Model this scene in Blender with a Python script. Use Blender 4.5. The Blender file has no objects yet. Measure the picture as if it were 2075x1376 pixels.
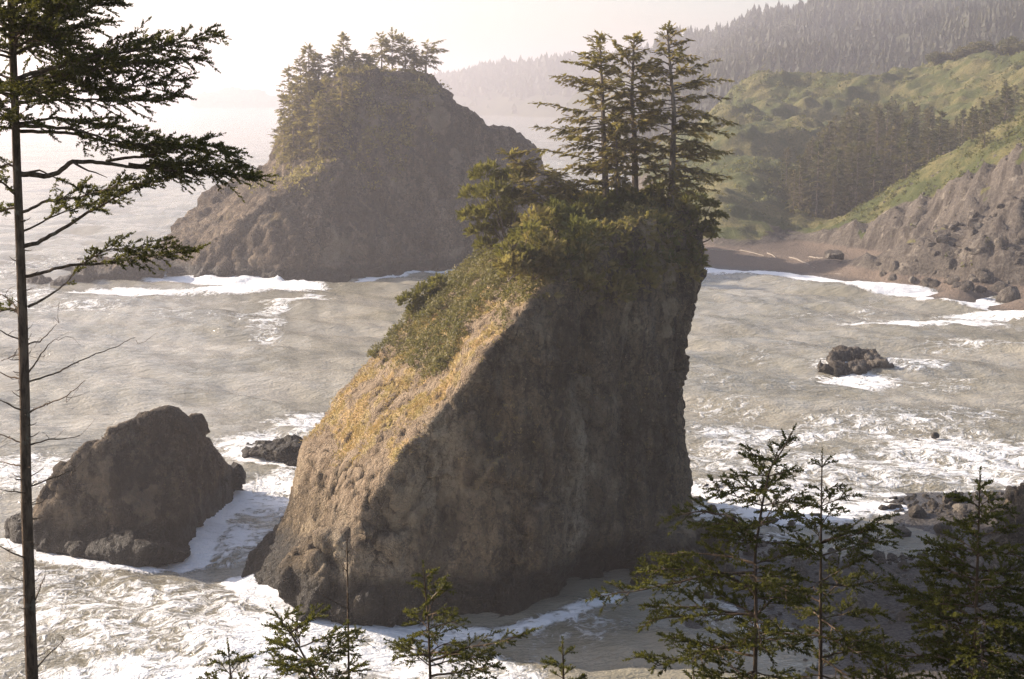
import bpy, bmesh, math
import numpy as np
from mathutils import Vector

# ------------------------------------------------------------------ camera
S = bpy.context.scene
COL = S.collection
FPX, CAM_H = 2882.0, 40.0                       # 50 mm lens on 36 mm film, 2075 px wide
PITCH = math.atan(498 / FPX)
cam_data = bpy.data.cameras.new('camera'); cam_data.lens = 50.0; cam_data.sensor_width = 36.0
cam_data.clip_start = 0.1; cam_data.clip_end = 30000
cam = bpy.data.objects.new('camera', cam_data); COL.objects.link(cam)
cam.location = (0, 0, CAM_H); cam.rotation_euler = (math.pi / 2 - PITCH, 0, 0)
S.camera = cam

# ------------------------------------------------------------------ light
SUN_EL = math.radians(25)
SUN_H = np.array([-0.92, 0.39])                 # horizontal direction towards the sun (left, beyond)
SUN_H = SUN_H / np.linalg.norm(SUN_H)
sun_to = Vector((SUN_H[0] * math.cos(SUN_EL), SUN_H[1] * math.cos(SUN_EL), math.sin(SUN_EL)))
world = bpy.data.worlds.new('World'); S.world = world; world.use_nodes = True
wn = world.node_tree.nodes; wl = world.node_tree.links
sky = wn.new('ShaderNodeTexSky'); sky.sky_type = 'NISHITA'; sky.sun_disc = False
sky.sun_elevation = SUN_EL; sky.sun_rotation = math.atan2(SUN_H[0], SUN_H[1])
sky.air_density = 1.0; sky.dust_density = 1.6; sky.ozone_density = 1.5; sky.altitude = 0
bg = wn['Background']; bg.inputs['Strength'].default_value = 0.105
tint = wn.new('ShaderNodeMix'); tint.data_type = 'RGBA'; tint.blend_type = 'MULTIPLY'; tint.inputs['Factor'].default_value = 1.0
wl.new(sky.outputs[0], tint.inputs[6]); tint.inputs[7].default_value = (1.03, 0.965, 0.965, 1); wl.new(tint.outputs[2], bg.inputs['Color'])
sun_d = bpy.data.lights.new('sun', 'SUN'); sun_d.energy = 5.0; sun_d.angle = math.radians(0.6)
sun_d.color = (1.0, 0.87, 0.74)
sun = bpy.data.objects.new('sun', sun_d); COL.objects.link(sun)
sun.rotation_euler = (-sun_to).to_track_quat('-Z', 'Y').to_euler(); sun.location = (-60, 40, 120)
S.view_settings.view_transform = 'Standard'; S.view_settings.look = 'None'
S.view_settings.exposure = 1.08; S.view_settings.gamma = 1.0; S.view_settings.use_curve_mapping = False
S.render.engine = 'CYCLES'
cy = S.cycles
cy.max_bounces = 5; cy.diffuse_bounces = 3; cy.glossy_bounces = 2; cy.transmission_bounces = 2
cy.use_denoising = True; cy.denoising_prefilter = 'NONE'; cy.adaptive_threshold = 0.02; cy.volume_bounces = 1; cy.transparent_max_bounces = 4; cy.caustics_reflective = False; cy.caustics_refractive = False

# ------------------------------------------------------------------ helpers: unprojection of survey points
CP, SP = math.cos(PITCH), math.sin(PITCH)
def ray(px, py):
    x = (px - 1037.5) / FPX; u = (688 - py) / FPX
    return np.array([x, CP + u * SP, -SP + u * CP])
def W(px, py, z=0.0):
    d = ray(px, py); return np.array([0, 0, CAM_H]) + d * ((z - CAM_H) / d[2])
def at(px, py, Y):
    d = ray(px, py); return np.array([0, 0, CAM_H]) + d * (Y / d[1])
def on(px, py, yf, lean):                        # a survey point on the surface y = yf(x) + lean*z
    Y = 110.0
    for _ in range(40):
        p = at(px, py, Y); Y = 0.5 * Y + 0.5 * (yf(p[0]) + lean * max(p[2], 0))
    return at(px, py, Y)

# ------------------------------------------------------------------ helpers: noise
_r = np.random.default_rng(7)
_PERM = np.concatenate([_r.permutation(256)] * 3)
_G = _r.normal(size=(256, 3)); _G /= np.linalg.norm(_G, axis=1)[:, None]
def perlin(P):
    P = np.asarray(P, float); I = np.floor(P).astype(int); f = P - I; I &= 255
    u = f * f * f * (f * (f * 6 - 15) + 10)
    out = 0
    for dx in (0, 1):
        wx = u[:, 0] if dx else 1 - u[:, 0]
        for dy in (0, 1):
            wy = u[:, 1] if dy else 1 - u[:, 1]
            for dz in (0, 1):
                wz = u[:, 2] if dz else 1 - u[:, 2]
                h = _PERM[_PERM[_PERM[I[:, 0] + dx] + I[:, 1] + dy] + I[:, 2] + dz]
                g = _G[h]
                out = out + wx * wy * wz * (g[:, 0] * (f[:, 0] - dx) + g[:, 1] * (f[:, 1] - dy) + g[:, 2] * (f[:, 2] - dz))
    return out * 1.5
def fbm(P, oct=4, gain=0.5, ridged=False):
    P = np.asarray(P, float); a = 1.0; s = 0; t = 0
    for k in range(oct):
        n = perlin(P * (2.03 ** k) + 17.3 * k)
        if ridged: n = 1 - 2 * np.abs(n)
        s = s + a * n; t += a; a *= gain
    return s / t
def worley(P):                                   # F1 and F2-F1
    P = np.asarray(P, float); I = np.floor(P).astype(int); f1 = np.full(len(P), 9.0); f2 = f1.copy(); ident = np.zeros(len(P)); off = np.zeros((len(P), 3))
    for dx in (-1, 0, 1):
        for dy in (-1, 0, 1):
            for dz in (-1, 0, 1):
                c = I + (dx, dy, dz); cc = c & 255
                h = _PERM[_PERM[_PERM[cc[:, 0]] + cc[:, 1]] + cc[:, 2]]
                q = c + 0.5 + 0.45 * _G[h]
                d = np.linalg.norm(P - q, axis=1)
                m = d < f1
                f2 = np.where(m, f1, np.minimum(f2, d)); ident = np.where(m, h / 255.0, ident); off = np.where(m[:, None], P - q, off); f1 = np.where(m, d, f1)
    return off, f2 - f1, ident
def sstep(a, b, x):
    t = np.clip((x - a) / (b - a), 0, 1); return t * t * (3 - 2 * t)

# ------------------------------------------------------------------ helpers: objects
def tag(o, label=None, cat=None, group=None, kind=None):
    if label: o['label'] = label
    if cat: o['category'] = cat
    if group: o['group'] = group
    if kind: o['kind'] = kind
    return o
def empty(name, loc):
    o = bpy.data.objects.new(name, None); COL.objects.link(o); o.location = loc; o.empty_display_size = 0.3; return o
def mesh_np(name, V, Fc, smooth=False):
    V = np.ascontiguousarray(V, np.float32); Fc = np.ascontiguousarray(Fc, np.int32); k = Fc.shape[1]
    me = bpy.data.meshes.new(name)
    me.vertices.add(len(V)); me.vertices.foreach_set('co', V.ravel())
    me.loops.add(Fc.size); me.loops.foreach_set('vertex_index', Fc.ravel())
    me.polygons.add(len(Fc)); me.polygons.foreach_set('loop_start', np.arange(0, Fc.size, k, dtype=np.int32))
    me.polygons.foreach_set('use_smooth', np.full(len(Fc), smooth, bool))
    me.update(calc_edges=True)
    return me
def put(name, me, mat, loc=(0, 0, 0), parent=None):
    o = bpy.data.objects.new(name, me); COL.objects.link(o); o.location = loc
    if mat and not me.materials: me.materials.append(mat)
    if parent: o.parent = parent
    return o
def soup(name, T, mat, loc=(0, 0, 0), parent=None, base=(0, 0, 0), smooth=False):   # triangle soup (N,3,3)
    T = np.asarray(T) - np.asarray(base)
    V = T.reshape(-1, 3); Fc = np.arange(len(V)).reshape(-1, 3)
    return put(name, mesh_np(name, V, Fc, smooth), mat, loc, parent)
def attr(me, name, vals):
    a = me.attributes.new(name, 'FLOAT', 'POINT'); a.data.foreach_set('value', np.ascontiguousarray(vals, np.float32))

# ------------------------------------------------------------------ helpers: materials
class NT:
    def __init__(s, name):
        s.m = bpy.data.materials.new(name); s.m.use_nodes = True; s.t = s.m.node_tree; s.n = s.t.nodes; s.l = s.t.links
        s.b = s.n['Principled BSDF']; s.out = s.n['Material Output']
        s.geo = s.n.new('ShaderNodeNewGeometry'); s.pos = s.geo.outputs['Position']
    def link(s, a, b): s.l.new(a, b)
    def _set(s, sock, v):
        if isinstance(v, bpy.types.NodeSocket): s.l.new(v, sock)
        else: sock.default_value = v
    def map(s, scale, vec=None):
        n = s.n.new('ShaderNodeMapping'); s.l.new(vec or s.pos, n.inputs[0]); n.inputs['Scale'].default_value = scale; return n.outputs[0]
    def noise(s, scale, detail=6, rough=0.6, vec=None, dist=0.0):
        n = s.n.new('ShaderNodeTexNoise'); s.l.new(vec or s.pos, n.inputs['Vector'])
        n.inputs['Scale'].default_value = scale; n.inputs['Detail'].default_value = detail
        n.inputs['Roughness'].default_value = rough; n.inputs['Distortion'].default_value = dist
        return n.outputs['Fac']
    def voro(s, scale, vec=None, feat='F1'):
        n = s.n.new('ShaderNodeTexVoronoi'); n.feature = feat; s.l.new(vec or s.pos, n.inputs['Vector']); n.inputs['Scale'].default_value = scale
        return n.outputs['Distance']
    def math(s, op, a, b=0.0, c=None):
        n = s.n.new('ShaderNodeMath'); n.operation = op; s._set(n.inputs[0], a); s._set(n.inputs[1], b)
        if c is not None: s._set(n.inputs[2], c)
        return n.outputs[0]
    def rng(s, x, a, b, c=0.0, d=1.0):
        n = s.n.new('ShaderNodeMapRange'); n.interpolation_type = 'SMOOTHSTEP'; s._set(n.inputs[0], x)
        for i, v in enumerate((a, b, c, d)): s._set(n.inputs[i + 1], v)
        return n.outputs[0]
    def mix(s, f, a, b):
        n = s.n.new('ShaderNodeMix'); n.data_type = 'RGBA'; s._set(n.inputs['Factor'], f)
        for k, v in ((6, a), (7, b)): s._set(n.inputs[k], v if isinstance(v, bpy.types.NodeSocket) else (*v, 1) if len(v) == 3 else v)
        return n.outputs[2]
    def sep(s, v):
        n = s.n.new('ShaderNodeSeparateXYZ'); s.l.new(v, n.inputs[0]); return n.outputs
    def attr(s, name):
        n = s.n.new('ShaderNodeAttribute'); n.attribute_name = name; return n.outputs['Fac']
    def bump(s, h, dist, strength=1.0, normal=None):
        n = s.n.new('ShaderNodeBump'); s.l.new(h, n.inputs['Height']); n.inputs['Distance'].default_value = dist; n.inputs['Strength'].default_value = strength
        if normal: s.l.new(normal, n.inputs['Normal'])
        return n.outputs[0]
    def fin(s, col, rough=0.9, normal=None, spec=0.2):
        s._set(s.b.inputs['Base Color'], col if isinstance(col, bpy.types.NodeSocket) else (*col, 1))
        s._set(s.b.inputs['Roughness'], rough); s.b.inputs['Specular IOR Level'].default_value = spec
        if normal: s.l.new(normal, s.b.inputs['Normal'])
        return s.m

def mat_rock(name, dark, mid, light, wet_z=2.2, fine=1.0, soil=None):
    t = NT(name)
    big = t.noise(0.16 * fine, 5, 0.6); streak = t.noise(1.0 * fine, 5, 0.65, t.map((1.0, 1.0, 0.28)))
    fin = t.noise(3.0 * fine, 4, 0.7); ve = t.voro(1.6 * fine, None, 'DISTANCE_TO_EDGE')
    c = t.mix(t.rng(streak, 0.35, 0.68), dark, mid)
    c = t.mix(t.math('MULTIPLY', t.rng(big, 0.5, 0.72), t.rng(fin, 0.35, 0.62)), c, light)
    c = t.mix(t.math('MULTIPLY', t.rng(fin, 0.60, 0.70), 0.75), c, tuple(min(1, v * 1.5) for v in light))
    pale = t.rng(t.noise(0.55 * fine, 4, 0.7), 0.60, 0.70)
    c = t.mix(t.math('MULTIPLY', pale, 0.45), c, (0.30, 0.27, 0.20))
    strk = t.math('MULTIPLY', t.rng(t.noise(0.7 * fine, 4, 0.7, t.map((1.0, 1.0, 0.16))), 0.52, 0.66), t.rng(t.noise(0.12 * fine, 3), 0.42, 0.6))
    c = t.mix(t.math('MULTIPLY', strk, 0.6), c, (0.27, 0.235, 0.18))
    dv = t.n.new('ShaderNodeVectorMath'); dv.operation = 'MULTIPLY_ADD'; nz_ = t.n.new('ShaderNodeTexNoise'); t.link(t.pos, nz_.inputs['Vector']); nz_.inputs['Scale'].default_value = 0.6 * fine; nz_.inputs['Detail'].default_value = 4
    t.link(nz_.outputs['Color'], dv.inputs[0]); dv.inputs[1].default_value = (2.4 / fine,) * 3; t.link(t.pos, dv.inputs[2])
    ck = t.voro(0.30 * fine, t.map((1, 1, 0.55), dv.outputs[0]), 'DISTANCE_TO_EDGE'); ck = t.math('MULTIPLY', t.rng(ck, 0.0, 0.035, 1.0, 0.0), t.rng(t.noise(0.22 * fine, 2), 0.42, 0.55))
    c = t.mix(t.math('MULTIPLY', ck, 0.7), c, tuple(v_ * 0.35 for v_ in dark))
    pa = t.math('MULTIPLY', t.attr('pale'), t.rng(t.noise(0.9 * fine, 5, 0.7, t.map((1, 1, 0.5))), 0.34, 0.54))
    c = t.mix(t.math('MULTIPLY', pa, 0.9), c, (0.62, 0.51, 0.36))
    c = t.mix(t.rng(ve, 0.0, 0.05, 0.45, 0.0), c, tuple(v * 0.45 for v in dark))
    gn = t.noise(4.5 * fine, 3, 0.75); gm_ = t.noise(1.3 * fine, 4, 0.7, t.map((1, 1, 0.6)))
    c = t.mix(t.rng(gn, 0.48, 0.36, 0.0, 0.5), c, tuple(v_ * 0.42 for v_ in dark))
    c = t.mix(t.rng(gm_, 0.47, 0.34, 0.0, 0.65), c, tuple(v_ * 0.6 for v_ in dark))
    c = t.mix(t.rng(gn, 0.60, 0.72, 0.0, 0.55), c, tuple(min(1, v_ * 1.25) for v_ in light))
    lo = t.noise(0.30 * fine, 3, 0.6, t.map((1, 1, 0.35))); lo2 = t.noise(0.26 * fine, 3, 0.6, t.map((1.0, 1.0, 0.5), dv.outputs[0]))
    c = t.mix(t.rng(lo, 0.52, 0.40, 0.0, 0.6), c, tuple(v_ * 0.8 for v_ in dark))
    c = t.mix(t.rng(lo2, 0.56, 0.64, 0.0, 0.5), c, tuple(v_ * 1.15 for v_ in light))
    z = t.sep(t.pos)[2]
    wet = t.rng(t.math('ADD', z, t.math('MULTIPLY', t.noise(0.5, 3), -2.0)), wet_z - 2.4, wet_z - 0.6, 1.0, 0.0)
    c = t.mix(t.math('MULTIPLY', wet, 0.88), c, (0.022, 0.019, 0.013))
    if soil:
        g = t.attr('grass'); nz = t.sep(t.geo.outputs['Normal'])[2]
        gm = t.rng(t.math('ADD', g, t.math('MULTIPLY', t.math('SUBTRACT', t.noise(0.9, 6, 0.7), 0.5), 1.2)), 0.42, 0.62)
        gc = t.mix(t.rng(t.noise(0.4, 5), 0.4, 0.62), soil[0], soil[1])
        tan = t.mix(t.rng(t.noise(0.8, 5, 0.7), 0.35, 0.65), (0.30, 0.215, 0.135), (0.50, 0.375, 0.25))
        c = t.mix(t.math('MULTIPLY', t.attr('soil'), 0.85), c, tan)
        c = t.mix(gm, c, gc)
    h = t.math('ADD', t.math('MULTIPLY', fin, 1.0), t.math('MULTIPLY', t.noise(9.0 * fine, 2, 0.7), 0.35))
    h = t.math('ADD', h, t.math('MULTIPLY', t.rng(ve, 0.0, 0.08), 0.12))
    n = t.bump(h, 0.9 / fine, 1.0)
    return t.fin(c, t.math('SUBTRACT', 0.92, t.math('MULTIPLY', wet, 0.35)), n, 0.25)

M = {}
M['rock'] = mat_rock('stack_rock', (0.100, 0.073, 0.042), (0.33, 0.245, 0.148), (0.52, 0.405, 0.26), 4.2, 1.0,
                     ((0.60, 0.405, 0.195), (0.48, 0.365, 0.165)))
M['rock_far'] = mat_rock('far_stack_rock', (0.105, 0.077, 0.050), (0.25, 0.186, 0.122), (0.38, 0.29, 0.195), 3.0, 0.5,
                         ((0.24, 0.17, 0.09), (0.19, 0.155, 0.075)))
M['rock_dark'] = mat_rock('sea_rock_dark', (0.060, 0.044, 0.028), (0.18, 0.134, 0.086), (0.33, 0.255, 0.17), 3.4, 1.0,
                          ((0.42, 0.30, 0.15), (0.34, 0.27, 0.13)))
M['boulder'] = mat_rock('boulder_rock', (0.09, 0.074, 0.058), (0.22, 0.185, 0.145), (0.36, 0.31, 0.245), 0.9, 2.0)

def mat_leaf(name, ca, cb, trans=0.35, scale=2.0):
    t = NT(name)
    n = t.noise(scale, 3, 0.6); c = t.mix(t.rng(n, 0.35, 0.65), ca, cb)
    t.fin(c, 0.65, None, 0.2)
    tr = t.n.new('ShaderNodeBsdfTranslucent'); t.link(t.mix(0.5, c, (0.25, 0.24, 0.04)), tr.inputs[0])
    mx = t.n.new('ShaderNodeMixShader'); mx.inputs[0].default_value = trans
    t.link(t.b.outputs[0], mx.inputs[1]); t.link(tr.outputs[0], mx.inputs[2]); t.link(mx.outputs[0], t.out.inputs[0])
    return t.m
M['spruce'] = mat_leaf('spruce_needles', (0.022, 0.028, 0.007), (0.082, 0.082, 0.020), 0.34, 3.0)
M['stack_tree'] = mat_leaf('weathered_spruce_needles', (0.155, 0.125, 0.045), (0.38, 0.290, 0.110), 0.48, 0.8)
M['pine'] = mat_leaf('shore_pine_needles', (0.105, 0.100, 0.026), (0.240, 0.208, 0.062), 0.42, 0.9)
M['scrub'] = mat_leaf('coastal_scrub_leaves', (0.120, 0.112, 0.046), (0.235, 0.200, 0.095), 0.35, 0.5)
M['shrub'] = mat_leaf('green_shrub_leaves', (0.060, 0.072, 0.018), (0.17, 0.165, 0.048), 0.35, 0.25)
M['grove'] = mat_leaf('grove_needles', (0.036, 0.046, 0.014), (0.135, 0.108, 0.044), 0.34, 0.06)
M['forest'] = mat_leaf('mountain_forest', (0.022, 0.026, 0.014), (0.050, 0.050, 0.024), 0.2, 0.01)
M['grassblade'] = mat_leaf('dry_grass_blades', (0.58, 0.405, 0.19), (0.46, 0.36, 0.155), 0.35, 0.5)
def mat_bark(name, a, b, sc=1.0):
    t = NT(name)
    n = t.noise(14 * sc, 6, 0.7, t.map((1, 1, 0.25))); pl = t.noise(5 * sc, 4, 0.6)
    c = t.mix(t.rng(n, 0.35, 0.65), a, b); c = t.mix(t.math('MULTIPLY', t.rng(pl, 0.58, 0.66), 0.5), c, (0.22, 0.20, 0.15))
    return t.fin(c, 0.9, t.bump(n, 0.02 / sc, 1.0), 0.15)
M['bark'] = mat_bark('dark_bark', (0.055, 0.037, 0.024), (0.17, 0.120, 0.080))
M['bark_pale'] = mat_bark('weathered_bark', (0.11, 0.085, 0.065), (0.27, 0.22, 0.17), 0.3)
M['driftwood'] = mat_bark('bleached_driftwood', (0.22, 0.18, 0.14), (0.36, 0.31, 0.25), 0.4)

# ------------------------------------------------------------------ helpers: rocks
def remeshed(bm, voxel, smooth=2):
    bmesh.ops.recalc_face_normals(bm, faces=bm.faces)
    me = bpy.data.meshes.new('cage'); bm.to_mesh(me); bm.free()
    o = bpy.data.objects.new('cage', me); COL.objects.link(o)
    md = o.modifiers.new('r', 'REMESH'); md.mode = 'VOXEL'; md.voxel_size = voxel
    if smooth:
        sm = o.modifiers.new('s', 'SMOOTH'); sm.factor = 0.5; sm.iterations = smooth
    dg = bpy.context.evaluated_depsgraph_get(); ev = o.evaluated_get(dg); m2 = ev.to_mesh()
    V = np.zeros(len(m2.vertices) * 3); m2.vertices.foreach_get('co', V); V = V.reshape(-1, 3)
    N = np.zeros(len(m2.vertices) * 3, np.float32); m2.vertices.foreach_get('normal', N); N = N.reshape(-1, 3).astype(float)
    q = np.zeros(len(m2.loops), np.int32); m2.loops.foreach_get('vertex_index', q)
    lt = np.zeros(len(m2.polygons), np.int32); m2.polygons.foreach_get('loop_total', lt)
    assert (lt == 4).all()
    Q = q.reshape(-1, 4).copy()
    ev.to_mesh_clear(); bpy.data.objects.remove(o); bpy.data.meshes.remove(me)
    return V, N, Q
def normals(V, Q):
    a = np.cross(V[Q[:, 2]] - V[Q[:, 0]], V[Q[:, 3]] - V[Q[:, 1]])
    N = np.zeros_like(V)
    q = Q.ravel()
    for j in range(3): N[:, j] = np.bincount(q, np.repeat(a[:, j], 4), len(V))
    return N / np.maximum(np.linalg.norm(N, axis=1), 1e-9)[:, None]
def rockify(V, N, Q, big=1.0, med=0.45, small=0.12, L=7.0, vert=0.45, facet=0.55, calm=None, crack=0.7):
    S3 = np.array([1, 1, vert]); calm = 1.0 if calm is None else calm
    wp = lambda a, l, o: a * np.stack([fbm(V / l + o + 13 * j, 3) for j in range(3)], 1)
    d = big * fbm(V / L * (1, 1, 0.6), 3)
    d += med * (0.35 + 0.65 * calm) * fbm(V * S3 / (L * 0.33) + 31, 4, 0.6, True)
    V = V + N * d[:, None]; N = normals(V, Q)
    for sc_, am in ((1.15, 0.55), (0.45, 0.42)):                 # tilted facets at two sizes
        of, e, idn = worley((V * (1, 1, 0.75) + wp(0.22 * L, L * 0.5, 3)) / (L * sc_) + 11 * sc_)
        gr_ = _G[(idn * 255).astype(int)]; fa = (gr_ * of).sum(1) * L * sc_ * am * facet
        V = V + N * (fa * calm)[:, None]
    N = normals(V, Q)
    of, e, idn = worley((V * (1, 1, 0.6) + wp(0.3 * L, L * 0.5, 21)) / (L * 0.8) + 70)
    V = V - N * (crack * (1 - sstep(0.0, 0.07, e)) * sstep(-0.1, 0.25, fbm(V / L + 90, 2)))[:, None]; N = normals(V, Q)
    f1, e, idn = worley((V * S3 + wp(0.13 * L, L * 0.25, 7)) / (L * 0.25))
    d = med * 0.8 * (idn - 0.5) * sstep(0, 0.07, e)
    f1, e, idn = worley((V * S3 + wp(0.25 * L, L * 0.5, 9)) / (L * 0.62) + 40)
    d += med * 1.2 * (idn - 0.5) * sstep(0, 0.06, e)
    d = d * calm + small * fbm(V * (1, 1, 0.6) / (L * 0.10), 3, 0.65, True) + small * 0.8 * fbm(V / (L * 0.22) + 60, 3, 0.6, True)
    V = V + N * d[:, None]
    return V, normals(V, Q), Q
def hull(pts):
    bm = bmesh.new()
    for p in pts: bm.verts.new(tuple(p))
    r = bmesh.ops.convex_hull(bm, input=bm.verts)
    dead = [v for v in bm.verts if not v.link_faces]
    bmesh.ops.delete(bm, geom=dead, context='VERTS')
    return bm
def join_hulls(list_of_pts):
    out = bmesh.new()
    for pts in list_of_pts:
        h = hull(pts); me = bpy.data.meshes.new('h'); h.to_mesh(me); h.free(); out.from_mesh(me); bpy.data.meshes.remove(me)
    return out
def fin_solid(F, Mi, B, caps):
    """front loop F, middle loop, back loop; caps: index lists that close the front."""
    bm = bmesh.new(); n = len(F)
    f = [bm.verts.new(tuple(p)) for p in F]; m = [bm.verts.new(tuple(p)) for p in Mi]; b = [bm.verts.new(tuple(p)) for p in B]
    for a, c in ((f, m), (m, b)):
        for i in range(n):
            j = (i + 1) % n
            bm.faces.new((a[i], a[j], c[j])); bm.faces.new((a[i], c[j], c[i]))
    fs = []
    for cp in caps: fs.append(bm.faces.new([f[i] for i in cp]))
    fs.append(bm.faces.new(b))
    bmesh.ops.triangulate(bm, faces=fs)
    return bm
def rock_obj(name, V, Q, mat, base, grass=None, smooth=True, soil=None, pale=None):
    me = mesh_np(name, V - np.asarray(base), Q, smooth)
    if grass is not None: attr(me, 'grass', grass)
    if soil is not None: attr(me, 'soil', soil)
    if pale is not None: attr(me, 'pale', pale)
    return put(name, me, mat, base)
def sampler(V, Q, keep, n, rng):
    """n random points on the quads for which keep(centre, normal) is weighty; returns points, normals"""
    c = V[Q].mean(1); a = np.cross(V[Q[:, 2]] - V[Q[:, 0]], V[Q[:, 3]] - V[Q[:, 1]]); ar = np.linalg.norm(a, axis=1)
    nn = a / np.maximum(ar, 1e-9)[:, None]
    w = ar * np.clip(keep(c, nn), 0, None); w = w / w.sum()
    i = rng.choice(len(Q), n, p=w); u, v = rng.random((2, n, 1))
    P = (V[Q[i, 0]] * (1 - u) + V[Q[i, 1]] * u) * (1 - v) + (V[Q[i, 3]] * (1 - u) + V[Q[i, 2]] * u) * v
    return P, nn[i]

# ------------------------------------------------------------------ SEA STACK (main)
def yf_main(x): return np.interp(x, [-16, -13, -1, 5, 16.5, 22], [104.5, 103.6, 103.4, 106.6, 119.2, 126])
LEAN = 0.10
ridge = [(690, 1264), (700, 1190), (725, 1110), (742, 1035), (790, 960), (830, 900), (890, 840), (945, 780), (985, 720), (1040, 660), (1078, 610), (1125, 570)]
topf = [(1190, 520), (1255, 480), (1330, 452), (1374, 455), (1402, 492)]
right = [(1408, 570), (1398, 650), (1388, 720), (1378, 800), (1384, 880), (1392, 950), (1396, 1010), (1400, 1125)]
Fm = [on(x, y, yf_main, LEAN) for x, y in ridge + topf + right]
nR, nT, nS = len(ridge), len(topf), len(right)
basef = [(16.1, 119.4, -3), (10, 112.3, -3), (4.6, 107.2, -3), (-1, 104.4, -3), (-7, 104.6, -3), (-13, 104.4, -3)]
Fm += [np.array(p, float) for p in basef]
outl = [at(498, 1168, 115.5), at(512, 1125, 117), at(583, 1050, 118), at(602, 985, 118.5), at(610, 908, 119), at(640, 868, 120), at(690, 800, 121.5), at(745, 745, 123),
        at(792, 700, 124), at(835, 640, 125.5), at(900, 580, 127), at(985, 520, 128)]
topm = [at(1100, 455, 127), at(1200, 420, 127), at(1310, 405, 126.5), at(1366, 425, 126), at(1390, 462, 126)]
rightm = [p + np.array([-0.2, 8.5, -0.6]) for p in Fm[nR + nT:nR + nT + nS]]
basem = [np.array(p, float) for p in [(17, 131, -3), (10, 124, -3), (4, 120, -3), (-3, 118, -3), (-12, 117, -3), (-21, 116, -3)]]
Mm = outl + topm + rightm + basem
Bm = [np.array([p[0] * 0.75 + 0.25 * 2 + 3.5 * (i < nR), min(p[1] + 11 - 4 * (i < 4), 139), p[2] if p[2] < 0 else p[2] * 0.82 - 1.5]) for i, p in enumerate(Mm)]
# caps: split the front along the crease
ic = nR + 1; ib = nR + nT + nS + 2
caps = [list(range(0, ic + 1)) + list(range(ib, len(Fm))), list(range(ic, ib + 1))]
bm = fin_solid(Fm, Mm, Bm, caps)
# knobby toe on the seaward side
rk = np.random.default_rng(2)
for (px, py, Y, r) in [(660, 1205, 104.6, 1.9), (615, 1190, 107.6, 1.5), (700, 1225, 103.9, 1.6), (640, 1120, 108.5, 1.7), (690, 1120, 106, 1.4), (1330, 1140, 114, 3.0), (1400, 1120, 119, 2.4)]:
    c = at(px, py, Y); h_ = hull(c + rk.normal(size=(14, 3)) * (.62 * r, .62 * r, .8 * r)); tmp = bpy.data.meshes.new('h'); h_.to_mesh(tmp); h_.free(); bm.from_mesh(tmp); bpy.data.meshes.remove(tmp)
V, N, Q = remeshed(bm, 0.265, 2)
# undercut at the water line and long vertical grooves in the shaded face
front = sstep(0.2, 0.7, -N[:, 1]) * sstep(-9, -4, V[:, 0])
und = front * sstep(5.5, 1.0, V[:, 2] + 1.5 * fbm(V / 5, 2)) * (1.2 + 1.6 * np.exp(-((V[:, 0] - 5.5) / 4.5) ** 2))
gro = front * (0.9 * np.exp(-((V[:, 0] - 7.2 + 0.06 * V[:, 2] + 0.5 * fbm(V / 4, 2)) / 0.9) ** 2) + 0.8 * np.exp(-((V[:, 0] - 9.4 + 0.6 * fbm(V / 5 + 9, 2)) / 0.6) ** 2))
ribs = front * 0.16 * fbm(np.stack([V[:, 0] / 2.1, V[:, 1] / 2.1, V[:, 2] / 15 + 6], 1), 3, 0.55, True)
zz_ = V[:, 2] + 1.2 * fbm(V / 4 + 20, 2); xx_ = V[:, 0] + 0.5 * fbm(V / (3, 3, 5) + 44, 3)
fac1 = front * 0.34 * np.clip(-3.6 - xx_, 0, 6) * (xx_ < -3.6) * sstep(4.5, 7, zz_) * sstep(19, 15, zz_)
fac2 = front * 0.36 * np.clip(7.4 - xx_, 0, 3.4) * (xx_ < 7.4) * sstep(2, 6, zz_) * sstep(21, 16, zz_) * sstep(3.4, 4.4, xx_)
fac3 = front * 0.30 * np.clip(1.2 - xx_, 0, 3.5) * (xx_ < 1.2) * sstep(12, 15, zz_) * sstep(25, 21, zz_) * sstep(-3.0, -1.5, xx_)
scoop = front * 1.3 * np.exp(-((V[:, 0] + 5.5) / 2.6) ** 2 - ((V[:, 2] - 8.5) / 4.0) ** 2)
V = V - N * (und + gro + scoop + ribs + fac1 + fac2 + fac3)[:, None]
N = normals(V, Q)
V, N, Q = rockify(V, N, Q, 0.7, 0.46, 0.26, 6.5, 0.45, 0.20, 1 - 0.8 * sstep(0.1, 0.4, -N[:, 0] * 0.75 + N[:, 2] * 0.55))
ramp_w = lambda c, n: sstep(0.02, 0.3, -n[:, 0] * 0.75 + n[:, 2] * 0.55) * sstep(-0.95, -0.6, n[:, 1])
gz = sstep(9.0, 12.5, V[:, 2] + 2.0 * fbm(V / 3.5 + 5, 3))
patch = 0.5 + 0.9 * fbm(V / 3.0 + 77, 3)
grass = ramp_w(V, N) * gz * np.clip(patch - 0.04, 0, 1) * sstep(0.05, 0.35, N[:, 2])
soil = ramp_w(V, N) * sstep(5.0, 10.0, V[:, 2] + 2.5 * fbm(V / 4, 2)) * sstep(0.0, 0.3, N[:, 2])
def near_pt(px, py, Y, sx, sy, sz): return np.exp(-(((V - at(px, py, Y)) / (sx, sy, sz)) ** 2).sum(1))
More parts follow.
